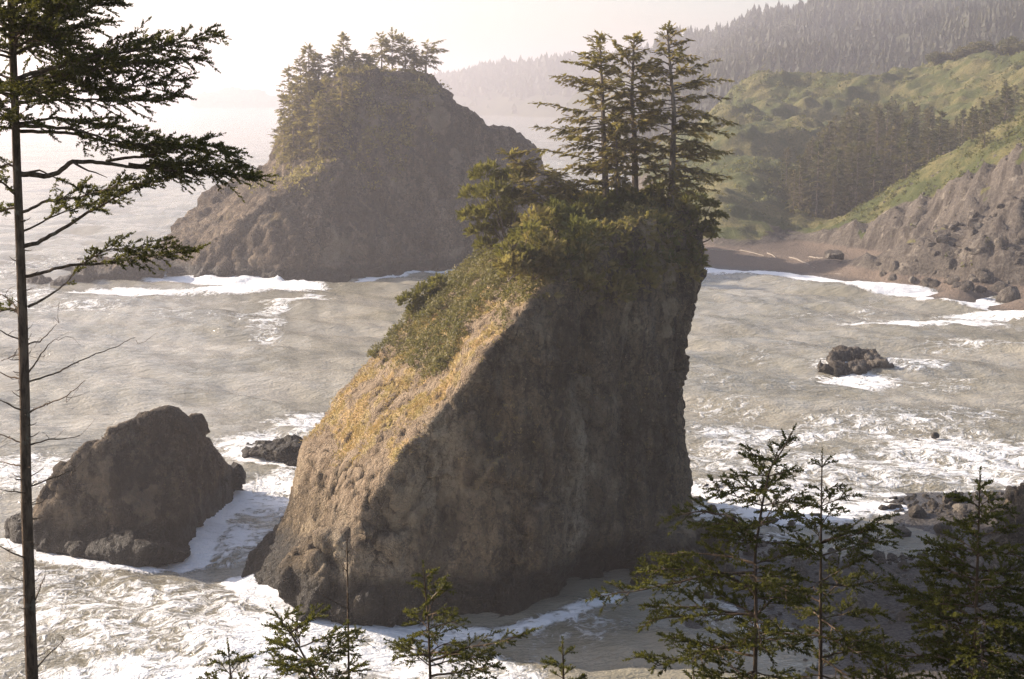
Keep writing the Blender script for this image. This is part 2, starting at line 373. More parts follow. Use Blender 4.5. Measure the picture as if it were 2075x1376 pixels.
pale = np.clip(near_pt(880, 900, 106, 2.2, 5, 4.0) + near_pt(900, 1000, 105, 1.6, 5, 3) * .7 + near_pt(1200, 930, 109, 1.9, 6, 5.5) + near_pt(1180, 1120, 107, 2.5, 6, 2.5) * .8 + near_pt(800, 1180, 104, 3.5, 5, 2.5) * .8 + near_pt(700, 1120, 105, 2, 5, 3.5) * .9 + near_pt(1370, 1080, 117, 2, 6, 2.5) * .6 + near_pt(1080, 640, 111, 1.5, 5, 2) * .8, 0, 1)
MV, MN, MQ = V, N, Q
rock_obj('sea_stack', V, Q, M['rock'], (0, 112, 0), grass, True, soil, pale)
tag(bpy.data.objects['sea_stack'], 'massive dark sea stack with a golden grassy ramp and a clump of spruces on top', 'sea stack')

# ------------------------------------------------------------------ left rock
lp = [at(340, 828, 125), at(354, 834, 125), at(300, 838, 124), at(222, 868, 122.5), at(212, 880, 122.5), at(372, 852, 125.5), at(380, 870, 125), at(425, 903, 134), at(443, 925, 138), at(487, 968, 143), at(480, 985, 143)]
lp += [np.array(p, float) for p in [(-38, 119.8, -3), (-34, 118.2, -3), (-29, 120.5, -3), (-28.6, 143, -3), (-38, 140, -3), (-33.5, 118, 2), (-29.5, 120.3, 2.5), (-38, 131, 8), (-33, 136, 8), (-40, 131, -3)]]
lp3 = [at(175, 906, 121.5), at(182, 900, 123), at(215, 893, 121.2), at(130, 952, 121), at(85, 1003, 122), at(72, 1050, 121), at(240, 960, 120), np.array([-42.5, 121, -3.]), np.array([-35, 118.5, -3.]), np.array([-45, 130, -3.]), np.array([-36, 134, -3.]), np.array([-37, 130, 5.5]), np.array([-39.5, 127, 4.2])]
lp4 = [at(395, 848, 129), at(405, 850, 129.5), at(425, 900, 134), at(380, 900, 127), at(372, 870, 128), np.array([-29.5, 124, -3.]), np.array([-29, 136, -3.]), np.array([-33, 130, -3.]), at(440, 960, 132)]
low = [W(15, 1085) + (0, 0, 1.4), W(20, 1060, 1), W(60, 1040, 2), W(90, 1110, 0.8), W(30, 1095, -2), W(100, 1120, -2), np.array([-44, 128, -2.]), np.array([-46, 126, -2.]), np.array([-42, 124, 3.])]
l2 = [W(100, 1110, 0.6), W(180, 1120, 1.2), W(210, 1080, 2.4), W(235, 1075, 2.6), W(300, 1120, 1.2), W(270, 1150, 0.3), W(180, 1140, 0.2), W(270, 1150, -2), W(100, 1125, -2), W(390, 1130, -2), W(380, 1122, 0.4), W(300, 1110, 2), np.array([-34, 124, -2.])]
V, N, Q = remeshed(join_hulls([lp, lp3, lp4, low, l2]), 0.24, 0)
V, N, Q = rockify(V, N, Q, 0.08, 0.24, 0.20, 6.0, 0.45, 0.22)
grass = sstep(0.25, 0.6, N[:, 2]) * sstep(8.0, 9.5, V[:, 2]) * 0.2
rock_obj('sea_rock', V, Q, M['rock_dark'], (-35, 128, 0), grass)
tag(bpy.data.objects['sea_rock'], 'dark angular rock rising from the surf behind the tall bare trunk', 'rock')

# ------------------------------------------------------------------ far stack
def yf_far(x): return np.interp(x, [-90, -77, -60, -46, -25, -10, 30], [322, 314, 305, 301.5, 313, 327, 352])
FL = 0.85
fr = [(400, 562), (410, 520), (470, 470), (520, 425), (580, 385), (640, 352), (700, 335), (697, 240), (708, 166), (800, 152), (880, 160), (898, 190), (908, 214), (950, 240), (985, 268), (1022, 264), (1050, 280), (1072, 302), (1090, 345), (1125, 430), (1140, 500)]
Ff = [on(x, y, yf_far, FL if x < 900 else 0.55) for x, y in fr]
Ff += [np.array(p, float) for p in [(26, 350, -4), (-10, 327.5, -4), (-25, 314, -4), (-46, 302, -4), (-62, 306, -4)]]
fm = [(338, 562, 316), (335, 500, 330), (350, 465, 340), (400, 425, 350), (455, 385, 358), (520, 348, 360), (558, 320, 352), (577, 262, 350), (612, 196, 354), (765, 152, 362), (874, 156, 362), (897, 190, 362), (912, 214, 362), (950, 240, 360), (985, 268, 360), (1022, 266, 360), (1050, 282, 360), (1074, 305, 362), (1100, 345, 366), (1160, 430, 372), (1190, 500, 378)]
Mf = [at(*p) for p in fm] + [np.array(p, float) for p in [(30, 372, -4), (-8, 350, -4), (-25, 340, -4), (-50, 330, -4), (-76, 317, -4)]]
Bf = [np.array([p[0] * 0.85, p[1] + 28, p[2] if p[2] < 0 else p[2] * 0.7 - 1.5]) for p in Mf]
V, N, Q = remeshed(fin_solid(Ff, Mf, Bf, [list(range(len(Ff)))]), 0.72, 3)
ng = sstep(0.1, 0.6, -N[:, 1])
V = V - N * (ng * (1.4 * fbm(V / (9, 9, 26) + 3, 3, 0.5, True)))[:, None]; N = normals(V, Q)
V, N, Q = rockify(V, N, Q, 1.2, 0.75, 0.55, 14.0, 0.5, 0.18)
grass = sstep(0.25, 0.6, N[:, 2]) * sstep(6, 11, V[:, 2]) * np.clip(0.18 + 0.9 * fbm(V / 8, 3), 0, 1)
FV, FN, FQ = V, N, Q
rock_obj('distant_sea_stack', V, Q, M['rock_far'], (-30, 340, 0), grass)
tag(bpy.data.objects['distant_sea_stack'], 'hazy broad sea stack in the distance with a row of trees along its summit', 'sea stack')

# ------------------------------------------------------------------ low and small rocks in the water
def small_rock(name, hulls, voxel, amp, L, base, label, mat='rock', flat=False):
    V, N, Q = remeshed(join_hulls(hulls), voxel, 1)
    V, N, Q = rockify(V, N, Q, amp, amp * 0.9, amp * 0.3, L)
    o = rock_obj(name, V, Q, M[mat], base, np.zeros(len(V)))
    return tag(o, label, 'rock')
small_rock('low_rock', [[at(110, 578, 298), at(160, 560, 302), at(215, 545, 306), at(330, 530, 312), at(325, 556, 312), W(110, 580, -3), W(335, 566, -3), W(220, 575, -3), at(330, 526, 330), W(330, 520, -3), W(150, 540, -3)]], 0.5, 0.8, 7, (-88, 305, 0),
           'low dark reef beside the seaward foot of the distant stack', 'rock_far')
small_rock('low_rock', [[at(50, 578, 300), at(70, 566, 301), at(95, 572, 301), W(45, 592, -2), W(100, 592, -2), W(60, 570, -2), W(95, 572, -2)]], 0.4, 0.5, 4, (-99, 300, 0),
           'small rounded rock in the surf just behind the bare trunk, far away', 'rock_far')
small_rock('low_rock', [[W(497, 917, .7), W(540, 905, 1.2), W(600, 900, 1.6), W(612, 920, 1.2), W(560, 930, 0.6), W(500, 925, -2), W(610, 945, -2), W(640, 930, -2), W(600, 890, -2), W(520, 905, -2)],
                        [W(570, 930, .8), W(612, 925, 1.0), W(608, 945, .3), W(575, 945, -2), W(625, 950, -2), W(625, 920, -2)]], 0.2, 0.35, 3, (-25, 154, 0),
           'low flat rock ledge at the seaward foot of the big stack')
rk = np.random.default_rng(9); sr = []
for (px, py, r_, h_) in [(1690, 742, 2.2, 2.0), (1715, 738, 2.6, 2.9), (1745, 736, 2.6, 3.1), (1772, 740, 2.3, 2.5), (1785, 748, 1.6, 1.5), (1675, 750, 1.3, 1.0), (1735, 752, 2.4, 1.6), (1705, 752, 1.6, 1.1)]:
    c = W(px, py); q = rk.normal(size=(16, 3)); q /= np.linalg.norm(q, axis=1)[:, None]; sr.append(np.concatenate([c + q * (r_, r_ * .9, h_) , [c + (0, 0, -2.0)]]))
small_rock('surf_rock', sr, 0.2, 0.35, 2.4, (50, 205, 0), 'isolated craggy rock ringed by foam in the open bay', 'boulder')
small_rock('outcrop', [[W(2020, 1120, .0), W(2035, 1060, 3.0), W(2060, 1020, 5.0), W(2110, 1000, 6.5), W(2200, 1000, 8), W(2200, 1120, 3), W(2100, 1130, 0), W(2020, 1125, -3), W(2210, 1130, -3), W(2200, 990, -3), W(2060, 1010, -3)]], 0.25, 0.6, 3.5, (47, 125, 0),
           'craggy brown outcrop at the right edge beside the boulder beach')
def islet(name, pts, label, L=60):
    V, N, Q = remeshed(join_hulls([pts]), 9.0, 1)
    V, N, Q = rockify(V, N, Q, 8, 6, 2, L)
    tag(rock_obj(name, V, Q, M['rock_far'], pts[-1] * (1, 1, 0), np.zeros(len(V))), label, 'island')
islet('offshore_island', [at(395, 205, 4200), at(430, 188, 4250), at(470, 184, 4250), at(520, 188, 4250), at(545, 200, 4250), at(575, 210, 4250), W(390, 217.5, -5), W(590, 217.5, -5), W(480, 216, -5)],
      'pale flat-topped island on the hazy horizon to the left')

# ------------------------------------------------------------------ terrain
def tps(ctrl, X, Y, lam=0.5):
    C = np.array(ctrl, float); s = 100.0
    P = C[:, :2] / s; n = len(P)
    def U(r2): return 0.5 * r2 * np.log(np.maximum(r2, 1e-12))
    K = U(((P[:, None] - P[None]) ** 2).sum(-1)) + lam * 1e-3 * np.eye(n)
    A = np.zeros((n + 3, n + 3)); A[:n, :n] = K; A[:n, n] = 1; A[:n, n + 1:] = P; A[n, :n] = 1; A[n + 1:, :n] = P.T
    w = np.linalg.solve(A, np.concatenate([C[:, 2], [0, 0, 0]]))
    q = np.stack([X.ravel(), Y.ravel()], 1) / s; out = np.zeros(len(q))
    for i in range(0, len(q), 20000):
        b = q[i:i + 20000]
        out[i:i + 20000] = U(((b[:, None] - P[None]) ** 2).sum(-1)) @ w[:n] + w[n] + b @ w[n + 1:]
    return out.reshape(X.shape)
def grid(xs, ys):
    X, Y = np.meshgrid(xs, ys); nx, ny = len(xs), len(ys)
    i = np.arange(ny * nx).reshape(ny, nx)
    Qd = np.stack([i[:-1, :-1], i[:-1, 1:], i[1:, 1:], i[1:, :-1]], -1).reshape(-1, 4)
    return X, Y, Qd

ct = []
for px, py in [(1300, 540), (1430, 548), (1520, 553), (1600, 560), (1680, 566), (1750, 575), (1830, 585), (1900, 595), (1990, 609), (2075, 622), (2250, 655), (2400, 690)]:
    p = W(px, py, 0); ct += [p, p + (-6, -14, -1.0 - p[2]), p + (-14, -34, -2.4 - p[2])]
for px, py, z in [(1430, 512, 2.0), (1500, 509, 2.2), (1580, 520, 2.2), (1650, 532, 2.2), (1740, 545, 2.4), (1830, 560, 2.4), (1950, 582, 2.4), (2075, 603, 2.4), (2250, 630, 3)]: ct.append(W(px, py, z))
for a in [(1500, 470, 366), (1500, 490, 358), (1560, 488, 364), (1580, 465, 384), (1650, 455, 388), (1650, 495, 362), (1740, 421, 376), (1740, 462, 360), (1740, 510, 346), (1850, 356, 372), (1850, 420, 351), (1850, 500, 334),
          (1950, 309, 362), (1950, 372, 340), (1950, 480, 312), (2075, 255, 350), (2075, 332, 323), (2075, 460, 294), (2300, 160, 360), (2300, 400, 310),
          (1485, 440, 378), (1490, 388, 402), (1560, 385, 412), (1600, 345, 440), (1560, 440, 388), (1480, 350, 450), (1440, 450, 374), (1440, 400, 392), (1440, 340, 440), (1480, 300, 500), (1560, 262, 565), (1600, 300, 545), (1650, 240, 580), (1440, 272, 540), (1500, 218, 612),
          (1560, 196, 620), (1680, 190, 625), (1800, 186, 620), (1900, 174, 610), (1990, 152, 600), (2075, 128, 590), (2300, 60, 580), (1700, 465, 412), (1800, 425, 418), (1900, 385, 420), (1700, 380, 480), (1800, 320, 500), (1950, 355, 412), (2000, 260, 480), (2075, 275, 420), (1900, 270, 520), (2300, 140, 440),
          (1400, 300, 640), (1380, 330, 560)]: ct.append(at(*a))
for p in [(42, 420, 0.2), (44, 372, 0.8), (44, 470, 0.0), (58, 540, 0), (62, 620, 0), (40, 560, -3), (34, 460, -3), (34, 400, -3), (66, 700, 0), (40, 700, -4), (110, 700, 22), (180, 720, 22), (260, 720, 26), (350, 700, 40), (30, 330, -3), (120, 780, 10), (250, 790, 12), (350, 780, 16)]: ct.append(np.array(p, float))
X, Y, TQ = grid(np.arange(26, 300, 1.1), np.arange(228, 770, 1.2))
Z = tps(ct, X, Y)
P = np.stack([X.ravel(), Y.ravel(), Z.ravel()], 1)
gx = np.gradient(Z, 1.1, axis=1); gy = np.gradient(Z, 1.2, axis=0)
slope = np.hypot(gx, gy).ravel(); z = P[:, 2]
land = sstep(1.5, 5.0, z)
P2 = P * (1, 1, 0)
edge_y = np.interp(P[:, 0], [60, 70, 78, 88, 99, 107, 117, 140], [388, 376, 370, 361, 352, 341, 326, 310])
cliffness = land * sstep(edge_y + 5, edge_y - 4, P[:, 1] + 9 * fbm(P2 / 14 + 4, 3)) * sstep(62, 72, P[:, 0])
lump = land * (1 - cliffness) * (3.4 * fbm(P2 / 26 + 3, 4, 0.52, True) * sstep(400, 470, P[:, 1]) + 1.5 * fbm(P2 / 20 + 3, 2) + 1.6 * np.abs(fbm(P2 / 7, 3)) * 2)
bigl = land * sstep(430, 500, P[:, 1]) * 9.0 * fbm(P2 / (60, 38, 1) + 11, 3, 0.5, True)
# gullies run down the cliff, towards the camera and left
wq = 5 * fbm(P2 / 18 + 70, 2); u = P[:, 0] * 0.88 - P[:, 1] * 0.47 + wq; al = P[:, 0] * 0.47 + P[:, 1] * 0.88
gull = cliffness * (4.4 * fbm(np.stack([u / 6.5, al / 50, P[:, 0] * 0], 1), 3, 0.6, True) + 1.1 * fbm(P2 / 3.0 + 9, 3, 0.6, True)) - 1.5 * cliffness * sstep(edge_y - 6, edge_y, P[:, 1])
Znew = z + lump + bigl + gull + (1 - land) * 0.12 * fbm(P2 / 5, 2)
TV = np.stack([P[:, 0], P[:, 1], Znew], 1)
TNn = normals(TV, TQ)
hue = np.clip(0.5 + 0.9 * fbm(P2 / 16 + 40, 3), 0, 1)
grassT = land * (1 - cliffness) * 1.0 + cliffness * sstep(0.15, 0.5, fbm(P2 / 9 + 50, 3)) * 0.8 
def mat_land():
    t = NT('headland_ground')
    g = t.attr('grass'); c0 = t.noise(0.35, 6, 0.65); c1 = t.noise(1.6, 6, 0.7)
    rock = t.mix(t.rng(c1, 0.35, 0.65), (0.080, 0.066, 0.052), (0.165, 0.138, 0.108))
    dt = t.n.new('ShaderNodeVectorMath'); dt.operation = 'DOT_PRODUCT'; t.link(t.pos, dt.inputs[0]); dt.inputs[1].default_value = (0.88, -0.47, 0.0)
    cx = t.n.new('ShaderNodeCombineXYZ'); t.link(dt.outputs['Value'], cx.inputs[0]); t.link(t.math('MULTIPLY', t.sep(t.pos)[2], 0.18), cx.inputs[1])
    rock = t.mix(t.rng(t.noise(0.55, 4, 0.7, cx.outputs[0]), 0.52, 0.38, 0.0, 0.75), rock, (0.048, 0.038, 0.030))
    rock = t.mix(t.rng(c0, 0.54, 0.70), rock, (0.24, 0.205, 0.16))
    gr = t.mix(t.rng(t.noise(0.08, 5, 0.6), 0.42, 0.6), (0.070, 0.080, 0.022), (0.165, 0.142, 0.055))
    gr = t.mix(t.math('MULTIPLY', t.rng(c1, 0.48, 0.62), 0.7), gr, (0.055, 0.066, 0.018))
    m = t.rng(t.math('ADD', g, t.math('MULTIPLY', t.math('SUBTRACT', c0, 0.5), 0.9)), 0.42, 0.58)
    c = t.mix(m, rock, gr)
    z = t.sep(t.pos)[2]
    sand = t.mix(t.rng(t.noise(3.0, 5, 0.7), 0.35, 0.65), (0.155, 0.118, 0.088), (0.215, 0.165, 0.125))
    sm = t.rng(t.math('ADD', z, t.math('MULTIPLY', c0, -1.2)), 1.7, 2.4)
    c = t.mix(sm, sand, c)
    wet = t.rng(z, 0.35, 1.1, 1.0, 0.0); c = t.mix(t.math('MULTIPLY', wet, 0.65), c, (0.05, 0.04, 0.03))
    n = t.bump(t.math('ADD', c1, t.math('MULTIPLY', c0, 0.8)), 0.9, 0.8)
    return t.fin(c, t.math('SUBTRACT', 0.95, t.math('MULTIPLY', wet, 0.5)), n, 0.2)
M['land'] = mat_land()
me = mesh_np('coastal_hills', TV, TQ, True); attr(me, 'grass', grassT)
tag(put('coastal_hills', me, M['land']), 'green coastal hills above an eroded brown bluff and sandy beach', kind='structure')

# the forested mountain
cm = [at(*a) for a in [(1330, 112, 1850), (1400, 97, 1750), (1500, 80, 1650), (1600, 50, 1600), (1700, 25, 1550), (1770, 4, 1500), (1900, -25, 1450), (2075, -40, 1400), (2400, -60, 1350), (2700, -60, 1350)]]
cm += [p + (60, 350, -40) for p in cm]
cm += [at(*a) for a in [(1430, 192, 1000), (1600, 185, 960), (1800, 178, 940), (2075, 120, 900), (2400, 60, 900), (1450, 150, 1300), (1700, 110, 1250), (1900, 80, 1180), (2075, 40, 1150), (1380, 190, 1250), (1330, 185, 1500), (1250, 178, 1800), (1250, 140, 2050)]]
cm += [np.array(p, float) for p in [(100, 900, 0), (90, 1100, -2), (130, 1300, -2), (150, 1600, -2), (120, 1900, -4), (100, 2200, -5), (200, 820, 5), (450, 800, 20), (800, 800, 40), (1100, 900, 90)]]
X, Y, Qm = grid(np.arange(80, 1150, 9.0), np.arange(800, 2250, 10.0))
Zm = tps(cm, X, Y); Pm = np.stack([X.ravel(), Y.ravel(), Zm.ravel()], 1)
Pm[:, 2] += sstep(5, 40, Pm[:, 2]) * (14 * fbm(Pm * (1, 1, 0) / 170 + 2, 3, 0.5, True) + 4 * fbm(Pm * (1, 1, 0) / 40, 3))
t = NT('mountain_ground'); M['mount'] = t.fin(t.mix(t.rng(t.noise(0.03, 5), 0.4, 0.6), (0.028, 0.032, 0.016), (0.055, 0.056, 0.025)), 1.0)
tag(put('forested_mountain', mesh_np('forested_mountain', Pm, Qm, True), M['mount']), 'steep mountainside behind the green hills', kind='structure')
MTV, MTQ = Pm, Qm

# the far headland: shoreline, slope, crest, back
sh = [(862, 233), (930, 234), (1010, 236), (1090, 239), (1160, 241), (1250, 243), (1380, 246)]
cr = [(880, 172), (905, 158), (1000, 143), (1090, 136), (1160, 130), (1280, 116), (1400, 100)]
rows = []
for k, t_ in enumerate(np.linspace(0, 1, 40)):
    row = []
    for (a, b), (c, d) in zip(sh, cr):
        p0 = W(a, b, -2); p1 = at(c, d, p0[1] + 420)
        s_ = min(t_ / 0.75, 1); f = s_ ** 0.8
        q = p0 * (1 - s_) + p1 * s_; q[2] = p0[2] + (p1[2] - p0[2]) * f
        if t_ > 0.75: q = q + np.array([0, (t_ - 0.75) * 1600, -(t_ - 0.75) * 300])
        row.append(q)
    row = np.array(row); tt = np.linspace(0, len(sh) - 1, 130)
    rows.append(np.stack([np.interp(tt, range(len(sh)), row[:, j]) for j in range(3)], 1))
H2 = np.array(rows).reshape(-1, 3); i = np.arange(len(H2)).reshape(40, 130)
HQ = np.stack([i[:-1, :-1], i[:-1, 1:], i[1:, 1:], i[1:, :-1]], -1).reshape(-1, 4)
H2[:, 2] += sstep(2, 40, H2[:, 2]) * 10 * fbm(H2 * (1, 1, 0) / 140, 3)
tag(put('far_headland', mesh_np('far_headland', H2, HQ, True), M['mount']), 'hazy wooded headland behind the bay', kind='structure')
HV = H2

# near gravel beach and the bluff under the camera
nb = [np.array(p, float) for p in [(14, 122, 0.0), (20, 132, -0.6), (26, 137, -1.0), (33, 136, -0.4), (40, 137, 0.0), (48, 140, 0.0), (60, 142, 0.2), (80, 140, 1), (10, 112, -0.5), (8, 100, -1.0), (14, 93, -0.6), (5, 85, -0.8), (-5, 80, -1.2), (20, 112, 0.5), (24, 120, 0.25), (30, 125, -0.7), (36, 124, -0.6), (37, 129, 0.3), (44, 126, 1.0),
      (30, 114, 0.9), (28, 104, 0.9), (22, 100, 0.1), (34, 104, 1.6), (44, 112, 2.2), (55, 115, 4), (40, 92, 2.6), (26, 88, 1.2), (16, 82, 0.5), (55, 95, 7), (70, 110, 8), (30, 70, 3), (80, 90, 12), (26, 150, -3), (40, 155, -3), (60, 155, -2.5), (80, 160, -2), (10, 140, -3), (0, 100, -2.5), (-10, 85, -2.5)]]
X, Y, Qb = grid(np.arange(-12, 82, 0.5), np.arange(72, 158, 0.5)); Zb = tps(nb, X, Y)
Pb = np.stack([X.ravel(), Y.ravel(), Zb.ravel()], 1); P2 = Pb * (1, 1, 0)
Pb[:, 2] += 0.16 * fbm(P2 / 3, 3) + 0.10 * fbm(P2 / 0.9 + 5, 2, 0.5, True)
t = NT('gravel'); c1 = t.noise(2.2, 7, 0.75); ve = t.voro(3.5)
c = t.mix(t.rng(c1, 0.35, 0.65), (0.034, 0.028, 0.023), (0.088, 0.073, 0.060)); c = t.mix(t.rng(ve, 0.2, 0.6, 0.5, 0), c, (0.125, 0.108, 0.088))
z_ = t.sep(t.pos)[2]; wet = t.rng(z_, 0.2, 0.9, 1.0, 0.0); c = t.mix(t.math('MULTIPLY', wet, 0.6), c, (0.028, 0.025, 0.023))
M['gravel'] = t.fin(c, t.math('SUBTRACT', 0.9, t.math('MULTIPLY', wet, 0.55)), t.bump(t.math('ADD', c1, t.math('MULTIPLY', ve, -0.6)), 0.25, 1.0), 0.4)
tag(put('gravel_beach', mesh_np('gravel_beach', Pb, Qb, True), M['gravel']), 'dark gravel beach at the foot of the stack', kind='structure')
def bluff_z(x, y):
    x = np.asarray(x, float); y = np.asarray(y, float)
    base = np.interp(y, [-60, -8, 2, 8, 20, 40, 62, 75], [46, 39.2, 38.2, 35.0, 27.0, 14.0, 2.0, -3.0])
    return base + 0.9 * fbm(np.stack([x / 9, y / 9, x * 0], -1).reshape(-1, 3), 3).reshape(x.shape) * sstep(0, 8, np.abs(y) + np.abs(x) * 0.5)
X, Y, Qk = grid(np.arange(-70, 75, 0.8), np.arange(-58, 76, 0.8)); Pk = np.stack([X.ravel(), Y.ravel(), bluff_z(X, Y).ravel()], 1)
t = NT('bluff_ground'); M['bluff'] = t.fin(t.mix(t.rng(t.noise(0.8, 6, 0.7), 0.35, 0.65), (0.035, 0.04, 0.014), (0.09, 0.08, 0.035)), 1.0, t.bump(t.noise(4, 6, 0.7), 0.3))
tag(put('bluff', mesh_np('bluff', Pk, Qk, True), M['bluff']), 'wooded bluff the picture is taken from', kind='structure')

# ------------------------------------------------------------------ SEA
def geo_steps(a, b, s0, g):
    out = [a]; s = s0
    while out[-1] < b: out.append(out[-1] + s); s *= g
    return np.array(out)
xr = geo_steps(112, 5600, 1.0, 1.13); xs = np.concatenate([-(geo_steps(112, 5600, 1.0, 1.13))[::-1], np.arange(-111.4, 111.5, 0.76), xr])
ys = np.concatenate([np.arange(64, 160, 0.58), np.arange(160, 340, 1.05), geo_steps(340, 9000, 1.2, 1.036)])
X, Y, QS = grid(xs, ys)
P = np.stack([X.ravel(), Y.ravel(), X.ravel() * 0], 1)
fadeo = sstep(2600, 300, P[:, 1]) * sstep(1500, 120, np.abs(P[:, 0]))
rw = np.random.default_rng(3); zz = np.zeros(len(P))
warp = 2.5 * fbm(P / 25, 2)
for k in range(16):
    lam = 3.0 * 1.17 ** k; th = math.radians(62 + rw.normal() * 26); kx, ky = math.cos(th), math.sin(th)
    ph = (P[:, 0] * kx + P[:, 1] * ky + warp) / lam * 2 * math.pi + rw.random() * 6.28
    zz += 0.0105 * lam * (np.sin(ph) + 0.25 * np.cos(2 * ph)) * (0.6 + 0.8 * np.clip(perlin(P / (lam * 5) + k) + 0.5, 0, 1))
zz += 0.10 * fbm(P / 2.2, 2, 0.5, True)
calm = 1 - 0.75 * sstep(10, 24, P[:, 0]) * sstep(146, 128, P[:, 1]) * sstep(90, 70, P[:, 0])
zz = zz * fadeo * calm
def dpoly(pts, P):
    d = np.full(len(P), 1e9)
    for a, b in zip(pts[:-1], pts[1:]):
        a, b = np.asarray(a)[:2], np.asarray(b)[:2]; ab = b - a
        t_ = np.clip(((P[:, :2] - a) @ ab) / (ab @ ab), 0, 1)
        d = np.minimum(d, np.linalg.norm(P[:, :2] - a - t_[:, None] * ab, axis=1))
    return d
foam = np.zeros(len(P)); wob = 3.0 * fbm(P / 9 + 4, 3)
def fline(pix, w, s, soft=1.0):
    global foam
    d = dpoly([W(*q) for q in pix], P) + wob * min(1, w / 6)
    foam = np.maximum(foam, s * sstep(w * (1 + soft), w * 0.25, d))
def fblob(px, py, rx, ry, s):
    global foam
    c = W(px, py); d = np.hypot((P[:, 0] - c[0]) / rx, (P[:, 1] - c[1]) / ry) + wob / max(rx, ry) * 0.8
    foam = np.maximum(foam, s * sstep(1.35, 0.35, d))
for b in [(300, 1260, 17, 14, .60), (60, 1230, 12, 16, .56), (560, 1300, 12, 9, .72), (850, 1340, 12, 6, .74), (380, 1376, 22, 6, .70), (520, 900, 9, 8, .66), (560, 1000, 6, 14, .70), (30, 960, 11, 14, .62), (640, 860, 8, 8, .66), (470, 1100, 5, 8, .66),
          (1150, 1270, 8, 5, .50), (1480, 930, 9, 14, .58), (1700, 950, 16, 14, .60), (1960, 930, 18, 20, .64), (1900, 780, 9, 10, .50), (1560, 1000, 20, 7, .66), (1850, 1010, 22, 6, .66), (1800, 860, 22, 10, .56), (1550, 885, 14, 10, .60), (1650, 705, 12, 6, .48), (1450, 770, 6, 12, .45), (1940, 770, 10, 6, .50), (330, 640, 22, 8, .45), (720, 640, 14, 6, .36), (1480, 830, 8, 14, .50),
          (1735, 768, 9, 8, .74), (1860, 745, 8, 6, .62), (1700, 740, 7, 8, .6), (1520, 715, 5, 10, .48), (1500, 670, 8, 6, .40), (1880, 655, 22, 7, .72), (2020, 640, 16, 8, .72), (1680, 640, 20, 6, .46), (1980, 700, 16, 8, .54), (1600, 780, 12, 9, .40), (1980, 840, 10, 12, .52),
          (260, 590, 18, 8, .78), (480, 590, 20, 8, .76), (600, 612, 10, 7, .68), (545, 655, 6, 12, .56), (150, 620, 20, 10, .54), (60, 540, 14, 40, .50), (30, 600, 14, 20, .56), (330, 545, 5, 10, .9), (1560, 1090, 5, 4, .55), (1600, 1200, 6, 5, .62), (1480, 1250, 6, 6, .52), (1440, 1040, 5, 8, .62), (1700, 1090, 8, 5, .15)]: fblob(*b)
fline([(330, 565), (400, 567), (480, 573), (560, 575), (620, 582)], 5.5, .84)
fline([(720, 572), (790, 558), (860, 549), (960, 548)], 2.6, .85)
fline([(520, 635), (580, 618), (640, 600)], 3.0, .62); fline([(480, 640), (545, 660), (540, 690)], 3.0, .56)
shore = [(1300, 542), (1430, 551), (1520, 557), (1600, 565), (1680, 573), (1750, 582), (1830, 593), (1900, 604), (1990, 618), (2075, 632), (2250, 660)]
fline(shore, 7.5, .98, 0.5)
fline([(500, 1172), (530, 1210), (600, 1235), (690, 1272), (780, 1280), (860, 1276)], 2.4, .95); fline([(860, 1270), (1000, 1275), (1150, 1245), (1240, 1215)], 1.2, .75)
fline([(70, 1120), (180, 1150), (300, 1152), (390, 1128), (440, 1060), (487, 985)], 1.8, .9); fline([(15, 1095), (70, 1120)], 1.6, .85)
fline([(500, 925), (560, 940), (612, 950)], 1.6, .85)
fline([(1408, 1000), (1480, 1020), (1560, 1040), (1700, 1050)], 2.2, .8); fline([(1560, 1050), (1800, 1035), (2075, 1010)], 3, .8)
# one long breaker rolling in along the beach
bw = dpoly([W(*q) for q in [(1430, 556), (1600, 573), (1750, 592), (1900, 615), (2075, 645), (2250, 675)]], P)
zz = zz + 0.7 * np.exp(-(bw / 2.2) ** 2) * (0.7 + 0.5 * fbm(P / 9, 2))
zz += 0.16 * sstep(.5, .9, foam) * fbm(P / 1.1 + 8, 2, 0.5, True) * sstep(400, 200, P[:, 1])
